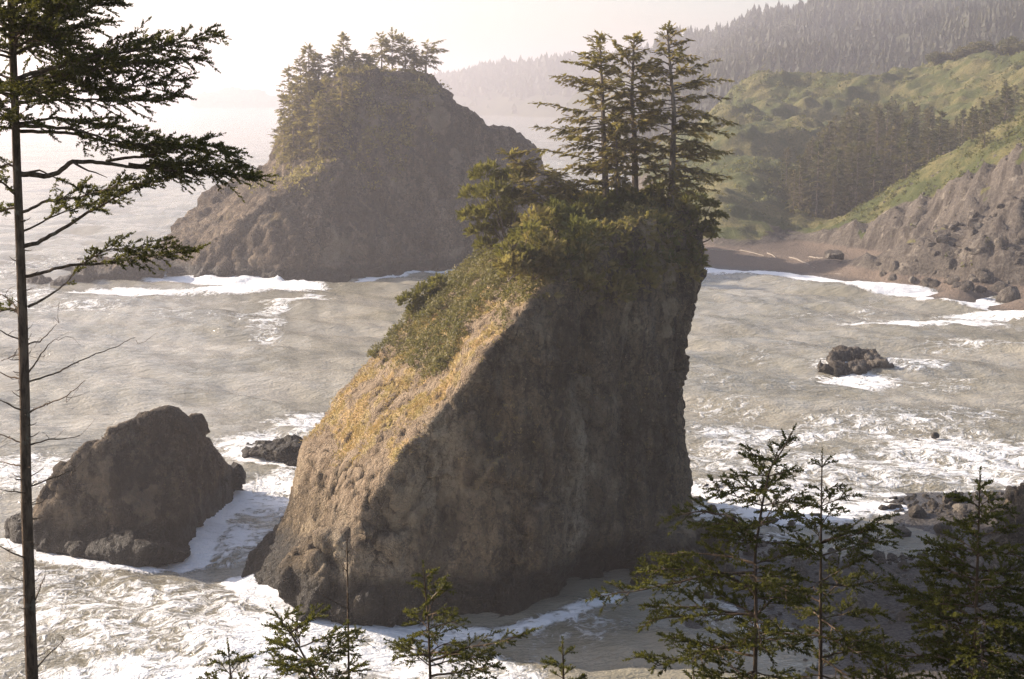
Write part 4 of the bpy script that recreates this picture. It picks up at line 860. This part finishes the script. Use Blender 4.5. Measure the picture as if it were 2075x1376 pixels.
pads('shore_pine', at(1030, 500, 122), padpix([(985, 355, 1.2, .7), (960, 395, 1.1, .6), (1005, 390, 1.3, .6), (955, 440, 1.0, .6), (1000, 430, 1.3, .6), (975, 470, 1.1, .55), (1030, 455, 1.4, .6), (985, 498, .9, .6), (1045, 360, 1.2, .6), (1050, 410, 1.3, .6), (1060, 480, 1.2, .6)], 121.5, rng), rng, 'shore pine with rounded green pads at the left shoulder of the stack', 'tree', 'pine', dens=170, leafs=.48)
pads('shore_pine', at(1412, 492, 121.5), padpix([(1440, 415, .7, .5), (1418, 435, .6, .45), (1455, 438, .7, .4), (1438, 455, .6, .4), (1425, 470, .5, .35), (1448, 470, .45, .35)], 121.5, rng, .4), rng, 'small bonsai-like pine clinging to the right rim of the stack', 'tree', 'pine', dens=420, leafs=.3, r=.07)
pads('shore_pine', at(880, 640, 125), padpix([(830, 610, .9, .6), (860, 592, 1.0, .6), (890, 575, .9, .6), (845, 630, .9, .6), (880, 615, 1.1, .6)], 125, rng), rng, 'low dark pine at the left edge of the stack ramp', 'tree', 'pine', dens=240, leafs=.4)
pads('shrub', at(768, 728, 123.3), padpix([(765, 718, .55, .5), (775, 722, .45, .5)], 123.3, rng, .2), rng, 'single round bush on the lower left rim of the ramp', 'shrub', 'pine', dens=500, leafs=.28)
brow = [(1090, 470), (1130, 450), (1170, 440), (1210, 440), (1250, 430), (1290, 430), (1330, 425), (1370, 430), (1395, 455), (1110, 510), (1150, 495), (1190, 490), (1230, 480), (1270, 475), (1310, 470), (1350, 470), (1385, 480), (1130, 540), (1175, 530), (1215, 520), (1260, 515), (1300, 515), (1345, 515), (1390, 510), (1170, 570), (1220, 565), (1060, 520), (1030, 540), (1290, 555), (1080, 545), (1180, 410), (1255, 415), (1320, 420), (1150, 425), (1370, 545), (1240, 590)]
for i, (x, y) in enumerate(brow):
    Y0 = on(x, y, yf_main, LEAN)[1]; Yb = np.interp(y, [400, 480, 600], [125, Y0 + 2.0, Y0 + .2]); c = at(x, y, min(Yb, 126)); k = i % 3
    pads('brow_shrub', c - (0, -1.0, 1.0), [(c + rng.normal(size=3) * .6, rng.uniform(.8, 1.35), rng.uniform(.55, .95)) for _ in range(4)], rng, 'one of the tangled shrubs crowding the brow of the stack below the trees', 'shrub', ['stack_tree', 'shrub', 'pine'][k] if y < 540 else 'stack_tree', 'shrubs on the stack brow', dens=72, leafs=.52, r=.06)

# scrub, dry grass on the ramp: uncountable ground cover taken from the rock's own surface
rid = np.array(Fm[:nR]); 
def from_ridge(c): return np.interp(c[:, 2], rid[:, 2], rid[:, 0]) - c[:, 0] + (c[:, 1] - np.interp(c[:, 2], rid[:, 2], rid[:, 1])) * .35
def wscrub(c, n):
    d = from_ridge(c); m = ramp_w(c, n) * sstep(.1, .3, n[:, 2])
    a = sstep(4.2, 6.0, d + 1.8 * fbm(c / 3, 2)) * sstep(16.5, 19.5, c[:, 2] + 1.5 * fbm(c / 4 + 8, 2))
    b = sstep(22.5, 25, c[:, 2] + fbm(c / 3, 2)) * .7
    q = at(915, 735, 113); r2 = np.exp(-(((c - q) / (2.2, 3.5, 3.4)) ** 2).sum(1)) * 1.6
    return m * np.clip(np.maximum(np.maximum(a, b), sstep(.3, .8, r2)), 0, 1)
Pp, Nn = sampler(MV, MQ, wscrub, 7000, rng)
hgt = .15 + .5 * np.clip(perlin(Pp / 2.2) + .4, 0, 1)
Tt = scatter(CLUMP, Pp + np.array([0, 0, 1.]) * hgt[:, None] * rng.random((len(Pp), 1)) * 1.6 + Nn * .1, unit(rng.normal(size=Pp.shape)), unit(rng.normal(size=Pp.shape)), .26 + .5 * hgt * rng.random(len(Pp)), rng)
tag(soup('coastal_scrub', Tt, M['scrub'], base=(0, 112, 0), loc=(0, 112, 0)), 'grey green scrub matting the upper ramp of the stack', 'scrub', kind='stuff')
def blades(P, N, n, hmin, hmax, rng, wd=.035):
    i = np.repeat(np.arange(len(P)), n); b = P[i] + rng.normal(size=(len(i), 3)) * .12 * (1, 1, .2); d = unit(N[i] * .5 + (0, 0, .7) + rng.normal(size=b.shape) * .45); h = rng.uniform(hmin, hmax, (len(i), 1)); s = unit(np.cross(d, rng.normal(size=b.shape))) * wd
    return np.stack([b - s, b + s, b + d * h - np.array([0, 0, .1]) * h], 1)
def wgrass(c, n): return ramp_w(c, n) * sstep(.05, .3, n[:, 2]) * sstep(9.0, 12.5, c[:, 2] + 2.0 * fbm(c / 3.5 + 5, 3)) * np.clip(.1 + .9 * fbm(c / 3.0 + 77, 3), 0, 1) * sstep(26, 22, c[:, 2])
Pp, Nn = sampler(MV, MQ, wgrass, 6000, rng)
tag(soup('dry_grass', blades(Pp, Nn, 4, .12, .34, rng), M['grassblade'], base=(0, 112, 0), loc=(0, 112, 0)), 'golden dry grass on the sunlit ramp of the stack', 'grass', kind='stuff')
def wfern(c, n): return sstep(.25, .6, -n[:, 1] * .6 + n[:, 2]) * sstep(23.5, 27, c[:, 2] + 1.5 * fbm(c / 3, 2)) * sstep(-2, 3, c[:, 0])
Pp, Nn = sampler(MV, MQ, wfern, 2600, rng)
tag(soup('hanging_growth', scatter(FROND, Pp, unit(Nn + rng.normal(size=Pp.shape) * .5 - (0, 0, .4)), unit(rng.normal(size=Pp.shape)), .35 + .5 * rng.random(len(Pp)), rng), M['stack_tree'], base=(0, 112, 0), loc=(0, 112, 0)), 'hanging growth draped over the top of the shaded cliff', 'growth', kind='stuff')

# ------------------------------------------------------------------ trees on the distant stack
rng = np.random.default_rng(61)
far_trees = [(585, 300, 140, 346, 'outermost spruce at the left end of the distant stack top'), (602, 330, 158, 336, 'spruce low on the left shoulder of the distant stack'), (608, 285, 118, 349, 'second spruce from the left on the distant stack'), (626, 265, 96, 352, 'spire-topped spruce left of centre on the distant stack'), (645, 255, 112, 350, 'spruce filling the gap left of the broad one on the distant stack'),
             (662, 300, 160, 334, 'shorter spruce in front on the distant stack summit'), (697, 235, 74, 352, 'broad tall spruce at the middle of the distant stack'), (678, 250, 105, 350, 'narrow spruce leaning on the broad one on the distant stack'), (718, 220, 108, 352, 'spruce right of the broad one on the distant stack'), (742, 205, 112, 352, 'low dark spruce before the thin trees on the distant stack'),
             (772, 165, 78, 358, 'open-crowned thin tree on the distant stack summit'), (795, 165, 76, 358, 'tallest thin tree on the distant stack summit'), (820, 165, 78, 358, 'sparse tree right of the tallest thin one on the distant stack'), (840, 168, 105, 358, 'small sparse tree near the right end of the distant stack'),
             (572, 340, 195, 342, 'lowest spruce down the left flank of the distant stack'), (592, 320, 172, 337, 'bushy spruce second lowest on the left flank of the distant stack'), (625, 310, 160, 334, 'spruce in the front row under the spire-topped one on the distant stack'), (645, 330, 195, 330, 'short broad spruce low in front on the distant stack'), (690, 270, 140, 336, 'half-height spruce in front of the broad one on the distant stack')]
from mathutils.bvhtree import BVHTree
far_bvh = BVHTree.FromPolygons([tuple(p) for p in FV], [tuple(int(k) for k in q) for q in FQ])
def far_ground(x, y):
    h = far_bvh.ray_cast(Vector((x, y, 120)), Vector((0, 0, -1)))[0]; return h[2] if h else 0.0
for i, (px, yb, yt, Y, lab) in enumerate(far_trees):
    b0 = at(px, yt, Y); a = np.array([b0[0], Y, min(far_ground(b0[0], Y), b0[2] - 4.5) - .5]); b = at(px + rng.uniform(-3, 3), yt, Y); thin = 10 <= i <= 13; Hh = b[2] - a[2]
    mid_tree('summit_spruce', [a, (a + b) / 2 + rng.normal(size=3) * .15, b], .26, rng, 34 if thin else 58, (3.1 if thin else 2.6 + Hh * .07), lab, c0=.38 if thin else .05, frond=1.5, step=.4, leaf='stack_tree', prof=(lambda h: np.interp(h, [0, .4, 1], [.7, 1., .45])) if thin else (lambda h: np.interp(h, [0, .2, .7, 1], [.9, 1, .6, .08])), wind=(.1, 0))
mid_tree('summit_spruce', [at(862, 175, 358), at(863, 135, 358), at(866, 95, 358)], .42, rng, 26, 3.8, 'flat-topped wind-blown tree alone at the right end of the distant stack', c0=.55, frond=1.7, step=.45, prof=lambda h: np.interp(h, [0, 1], [.9, .8]), wind=(.45, 0))
def wft(c, n):
    return sstep(.1, .35, fbm(c / 6 + 4, 2) + .2) * sstep(.0, .5, n[:, 2]) * sstep(17, 24, c[:, 2] + 5 * fbm(c / 9, 2)) * sstep(-14, -30, c[:, 0]) * sstep(-62, -56, c[:, 0])
Pp, Nn = sampler(FV, FQ, wft, 1500, rng)
tag(soup('summit_scrub', scatter(CLUMP, Pp + (0, 0, .5), unit(rng.normal(size=Pp.shape)), unit(rng.normal(size=Pp.shape)), .7 + 1.1 * rng.random(len(Pp)), rng), M['stack_tree'], base=(-30, 340, 0), loc=(-30, 340, 0)), 'dense scrub below the trees of the distant stack', 'scrub', kind='stuff')

# ------------------------------------------------------------------ grove on the coastal hills
NX = len(np.arange(26, 300, 1.1)); TZ = TV[:, 2].reshape(-1, NX)
def ground(x, y):
    i = int(np.clip((y - 228) / 1.2, 0, TZ.shape[0] - 1)); j = int(np.clip((x - 26) / 1.1, 0, NX - 1)); return TZ[i, j]
rng = np.random.default_rng(71); protos = []
for k in range(5):
    e = mid_tree('grove_spruce', [np.zeros(3), np.array([rng.normal() * .2, 0, 9.]), np.array([0, 0, 18.])], .3, rng, 64, [3.6, 4.2, 3.2, 3.9, 2.9][k], None, c0=.05, frond=1.6, step=.9, leaf='grove', bark='bark_pale', prof=lambda h: np.interp(h, [0, .15, .6, 1], [.85, 1, .62, .05]))
    protos.append((e, list(e.children)))
def copy_tree(k, loc, s, rz, label, group):
    e0, ch = protos[k]; e = e0.copy(); COL.objects.link(e); e.location = loc; e.scale = (s[0], s[0], s[1]); e.rotation_euler = (0, 0, rz); tag(e, label, 'tree', group)
    for c in ch:
        d = c.copy(); COL.objects.link(d); d.parent = e
    return e
def toppix(p):
    d = np.asarray(p) - (0, 0, CAM_H); f = d[1] * CP - d[2] * SP; return 1037.5 + FPX * d[0] / f, 688 - FPX * (d[1] * SP + d[2] * CP) / f
cnt = 0; spots = []
tries = 0
while cnt < 140 and tries < 6000:
    tries += 1
    px = rng.uniform(1575, 2120); Y = rng.uniform(396, 545); x = (px - 1037.5) / FPX * Y * 1.012; g = ground(x, Y)
    top_limit = np.interp(px, [1560, 1600, 1625, 1680, 1740, 1800, 1850, 1900, 1950, 2010, 2075, 2130], [380, 330, 285, 222, 208, 195, 205, 235, 215, 165, 150, 140])
    bx, by = toppix((x, Y, g)); left = np.interp(by, [200, 300, 360, 440, 480], [1680, 1640, 1600, 1590, 1600])
    if bx < left or by < top_limit + 40: continue
    if any((x - q[0]) ** 2 + (Y - q[1]) ** 2 < 20 for q in spots): continue
    h = rng.uniform(13, 24)
    while h > 6 and toppix((x, Y, g + h))[1] < top_limit + rng.uniform(-4, 25): h -= 1.0
    if h <= 6: continue
    spots.append((x, Y)); copy_tree(rng.integers(0, 5), (x, Y, g - .3), (h / 18 * rng.uniform(.85, 1.15), h / 18), rng.random() * 6.3, 'one of the close-set conifers filling the hollow between the green hills', 'conifers in the hillside grove'); cnt += 1
for px, py, Y, h, lab in [(1592, 405, 420, 12, 'lone conifer at the left front of the grove'), (1600, 415, 412, 8, 'short conifer beside the lone one left of the grove'), (1990, 370, 352, 9, 'single brown conifer on the spur right of the grove'), (1480, 225, 600, 9, 'dark tree on the crest at the left end of the green ridge')]:
    p = at(px, py, Y); copy_tree(int(h) % 5, (p[0], Y, ground(p[0], Y) - .3), (h / 18 * 1.2, h / 18), px, lab, None)
for e0, ch in protos:
    for c in ch: bpy.data.objects.remove(c)
    bpy.data.objects.remove(e0)

# scrub and bushes on the hills
def whill(c, n): return sstep(4, 8, c[:, 2]) * (sstep(-.1, .35, fbm(c * (1, 1, 0) / 24 + 60, 3)) + .05) * sstep(690, 640, c[:, 1]) * np.where(c[:, 1] > edge_of(c[:, 0]), 1.0, .10) * 340.0 ** 2 / c[:, 1] ** 2
def edge_of(x): return np.interp(x, [60, 70, 78, 88, 99, 107, 117, 140], [388, 376, 370, 361, 352, 341, 326, 310])
Pp, Nn = sampler(TV, TQ, whill, 15000, rng); sz = (.3 + 1.0 * rng.random(len(Pp)) ** 2) * np.interp(Pp[:, 1], [300, 600], [.8, 1.5])
tag(soup('hill_scrub', scatter(TUFT, Pp + (0, 0, .15), unit(rng.normal(size=Pp.shape)), unit(rng.normal(size=Pp.shape)), sz, rng), M['shrub']), 'low green scrub dotting the coastal hills', 'scrub', kind='stuff')
for px, py, Y, s in [(1905, 180, 600, 5), (1940, 172, 600, 5), (1970, 165, 598, 6), (2000, 158, 596, 6), (2030, 150, 594, 6), (2060, 142, 592, 6), (1925, 168, 605, 4.5), (1985, 150, 603, 6), (2045, 138, 600, 6)]:
    p = at(px, py, Y); c = np.array([p[0], Y, ground(p[0], Y)]); pads('ridge_bush', c, [(c + rng.normal(size=3) * (2, 1, .4) + (0, 0, 1.6), s * .5, s * .38) for _ in range(3)], rng, 'one of the dark bushy trees lining the ridge at upper right', 'tree', 'grove', 'bushy trees on the ridge', dens=12, leafs=1.6, stems=True, temps=CLUMP)

# ------------------------------------------------------------------ forest of the mountain and the headland
def t_cone(rng, layers=4, sides=5):
    out = []; wd = rng.uniform(.2, .42)
    for l in range(layers):
        z0 = .12 + .8 * l / layers; z1 = min(1.0, z0 + 1.3 / layers + .02); r = wd * (1 - l / (layers + .3)) ** .8
        for k in range(sides):
            a0 = 6.283 * (k + rng.random() * .4) / sides; a1 = a0 + 6.283 / sides * (.7 + .5 * rng.random()); q = r * (.7 + .6 * rng.random())
            out.append([[q * math.cos(a0), q * math.sin(a0), z0 - .05 * rng.random()], [q * math.cos(a1), q * math.sin(a1), z0 - .05 * rng.random()], [0, 0, z1]])
    return np.array(out)[:, :, [2, 0, 1]]
CONE = [t_cone(rg, 5, 4) for _ in range(12)]; CONE2 = [t_cone(rg, 2, 3) for _ in range(4)]
def forest(name, V, Qd, w, n, h0, h1, temps, label, rng):
    Pp, Nn = sampler(V, Qd, w, n, rng); h = (h0 + (h1 - h0) * rng.random(n) ** 1.6) * (.9 + .5 * np.clip(perlin(Pp / 45 + 3), -.6, .9)); up = unit(np.stack([rng.normal(size=n), rng.normal(size=n), np.zeros(n)], 1)); d = np.tile([[0, 0, 1.]], (n, 1)) + rng.normal(size=(n, 3)) * .03
    tag(soup(name, scatter(temps, Pp - (0, 0, .8), d, up, h, rng), M['forest']), label, 'forest', kind='stuff')
forest('mountain_forest', MTV, MTQ, lambda c, n: sstep(4, 12, c[:, 2]) * np.where((c[:, 0] / c[:, 1] < .40) & (c[:, 0] / c[:, 1] > .08), 1, 0) * (1300 / c[:, 1]) * sstep(1900, 1750, c[:, 1]), 11500, 7, 17, CONE, 'conifer forest clothing the mountainside', rng)
forest('headland_forest', HV, HQ, lambda c, n: sstep(25, 60, c[:, 2]) + 0.02, 5000, 16, 30, CONE2, 'hazy forest covering the far headland', rng)

# ------------------------------------------------------------------ boulders, stones and driftwood
rng = np.random.default_rng(81); rocks = []
for k in range(8):
    bm = bmesh.new(); bmesh.ops.create_icosphere(bm, subdivisions=2, radius=1.0); Vb = np.array([v.co[:] for v in bm.verts]); Fb = np.array([[v.index for v in f.verts] for f in bm.faces]); bm.free()
    for _ in range(7):
        d = unit(rng.normal(size=3)); o_ = rng.uniform(.55, .85); s = Vb @ d - o_; Vb = Vb - np.clip(s, 0, None)[:, None] * d
    Vb *= rng.uniform(.7, 1.2, 3) * (1, 1, .8); Vb += .09 * unit(Vb) * perlin(Vb * 2.5 + k * 7)[:, None]
    rocks.append(mesh_np('boulder', Vb, Fb, False)); rocks[-1].materials.append(M['boulder'])
def boulder(name, p, s, label, group):
    o = put(name, rocks[rng.integers(0, 8)], None, p); o.scale = s * rng.uniform(.8, 1.2, 3); o.rotation_euler = (rng.normal() * .3, rng.normal() * .3, rng.random() * 6.3); return tag(o, label, 'boulder', group)
k = 0
while k < 130:
    px, Y = rng.uniform(1760, 2085), rng.uniform(278, 352); x = (px - 1037.5) / FPX * Y * 1.01; g = ground(x, Y); qx, qy = toppix((x, Y, g)); lo = np.interp(qx, [1760, 1900, 2075], [556, 578, 604]); 
    up_ = np.interp(qx, [1760, 1850, 1950, 2000, 2075], [540, 520, 440, 420, 420])
    if not (up_ < qy < lo + 4) or (rng.random() > np.interp(qy, [420, 520, 600], [.25, .5, 1])): continue
    s = .4 + 1.6 * rng.random() ** 2.6; boulder('slide_boulder', (x, Y, g + s * .2), s, 'one of the tumbled boulders of the rockslide at the bluff foot', 'rockslide boulders'); k += 1
for px, py, s, lab in [(1690, 527, 2.6, 'dark mound-like boulder on the sand beside a driftwood log'), (1880, 535, 2.2, 'largest pale block at the left of the rockslide'), (2045, 590, 3.2, 'big craggy boulder where the rockslide meets the surf'), (1990, 575, 1.8, 'squarish boulder next to the biggest one at the beach')]:
    p = W(px, py, 2.2); boulder('beach_boulder', (p[0], p[1], ground(p[0], p[1]) + s * .25), s, lab, None)
NBX = len(np.arange(-12, 82, 0.5)); BZ = Pb[:, 2].reshape(-1, NBX)
def bground(x, y): return BZ[int(np.clip((y - 72) / .5, 0, BZ.shape[0] - 1)), int(np.clip((x + 12) / .5, 0, NBX - 1))]
k = 0; pos2 = []
while k < 170:
    px, py = rng.uniform(1415, 2085), 985 + 330 * rng.random() ** 1.6
    if py < np.interp(px, [1415, 1500, 1800, 2085], [990, 1010, 1030, 985]) or (px < 1520 and py < 1080 and rng.random() < .5): continue
    if rng.random() > np.exp(-((px - 1900) / 260) ** 2) + .25: continue
    p = W(px, py, .3); g = bground(p[0], p[1])
    if g < -.7: continue
    s = (.25 if py > 1090 else .36) + .8 * rng.random() ** 2.6; boulder('beach_stone', (p[0], p[1], max(g, -.25) + s * .25), s, 'one of the dark stones strewn over the gravel beach beside the stack', 'stones on the gravel beach'); k += 1
for px, py, s, lab in [(1432, 990, .55, 'flat stone in the surf at the right foot of the stack'), (1450, 992, .6, 'round stone in the surf beside the flat one'), (1415, 1015, .8, 'boulder touching the right foot of the stack'), (1445, 1035, .75, 'boulder in the shallows below the flat stone'), (1895, 885, .7, 'half-drowned rock in the foam out beyond the beach'), (1855, 895, .45, 'small drowned rock left of the larger one in the foam'), (1815, 1035, .8, 'large stone at the left of the beach rubble')]:
    p = W(px, py, 0); boulder('wave_stone', (p[0], p[1], .1), s, lab, None)
n = 3600; xy = np.stack([rng.uniform(18, 62, n), 140 - 48 * rng.random(n) ** 1.5], 1); gz_ = np.array([bground(a, b) for a, b in xy]); m = (gz_ > -.25) & (perlin(np.stack([xy[:, 0] / 6, xy[:, 1] / 6, xy[:, 0] * 0], 1)) > -.15); Pp = np.column_stack([xy, gz_])[m]
pm = rocks[0]; Vp = np.array([v.co[:] for v in pm.vertices]); bm = bmesh.new(); bmesh.ops.create_icosphere(bm, subdivisions=1, radius=1.0); ico = np.array([[v.co[:] for v in f.verts] for f in bm.faces]); bm.free(); ico = ico + .25 * np.stack([perlin(ico.reshape(-1, 3) * 1.5 + j * 9) for j in range(3)], 1).reshape(ico.shape)
tag(soup('cobbles', inst(ico, Pp, unit(rng.normal(size=Pp.shape)), unit(rng.normal(size=Pp.shape)), (.07 + .24 * rng.random(len(Pp)) ** 2)), M['boulder']), 'cobbles scattered over the near beach', 'cobbles', kind='stuff')
n = 1500; px = rng.uniform(1780, 2090, n); Yr = rng.uniform(280, 372, n); xx = (px - 1037.5) / FPX * Yr * 1.01; gg = np.array([ground(a, b) for a, b in zip(xx, Yr)]); Pp = np.column_stack([xx, Yr, gg]); m = (gg > 2.0) & (perlin(Pp / 14 + 5) + .25 * (xx > 95) > .0); Pp = Pp[m]
tag(soup('rubble', inst(ico, Pp, unit(rng.normal(size=Pp.shape)), unit(rng.normal(size=Pp.shape)), .14 + .5 * rng.random(len(Pp)) ** 3), M['boulder']), 'loose rubble on the eroded bluff', 'rubble', kind='stuff')
for (a, b, r, lab) in [((1600, 522), (1652, 536), .2, 'longest bleached driftwood log on the sand'), ((1500, 508), (1548, 518), .18, 'driftwood log at the left end of the far beach'), ((1640, 518), (1668, 524), .22, 'short driftwood log touching the dark mound'), ((1555, 512), (1572, 522), .17, 'stubby driftwood piece between two longer logs'), ((1690, 542), (1790, 556), .2, 'thin pale driftwood pole along the top of the beach'), ((1440, 506), (1490, 509), .2, 'far thin driftwood log under the shaded hill')]:
    A, B = W(*a, 2.3), W(*b, 2.3); q = np.array([A + (B - A) * t_ for t_ in np.linspace(0, 1, 8)]); q[:, 2] = [ground(u_[0], u_[1]) + r * .8 for u_ in q]; q[1:-1] += rng.normal(size=(6, 3)) * .06
    tag(soup('driftwood_log', tube(q, r, r * .6, 8), M['driftwood'], base=q[0], loc=q[0], smooth=True), lab, 'driftwood')


# ------------------------------------------------------------------ haze
bm = bmesh.new(); bmesh.ops.create_cube(bm, size=1.0)
for v in bm.verts: v.co = Vector((v.co.x * 12400, v.co.y * 9800 + 4600, -6.0 if v.co.z < 0 else 215.0))
me = bpy.data.meshes.new('haze'); bm.to_mesh(me); bm.free()
hm = bpy.data.materials.new('haze_air'); hm.use_nodes = True; hn = hm.node_tree; hn.nodes.clear()
ho = hn.nodes.new('ShaderNodeOutputMaterial'); pv = hn.nodes.new('ShaderNodeVolumePrincipled')
pv.inputs['Color'].default_value = (0.84, 0.80, 0.83, 1); pv.inputs['Density'].default_value = 0.00039; pv.inputs['Anisotropy'].default_value = 0.50
hn.links.new(pv.outputs[0], ho.inputs['Volume'])
tag(put('haze', me, hm), 'sunlit sea haze', kind='stuff')
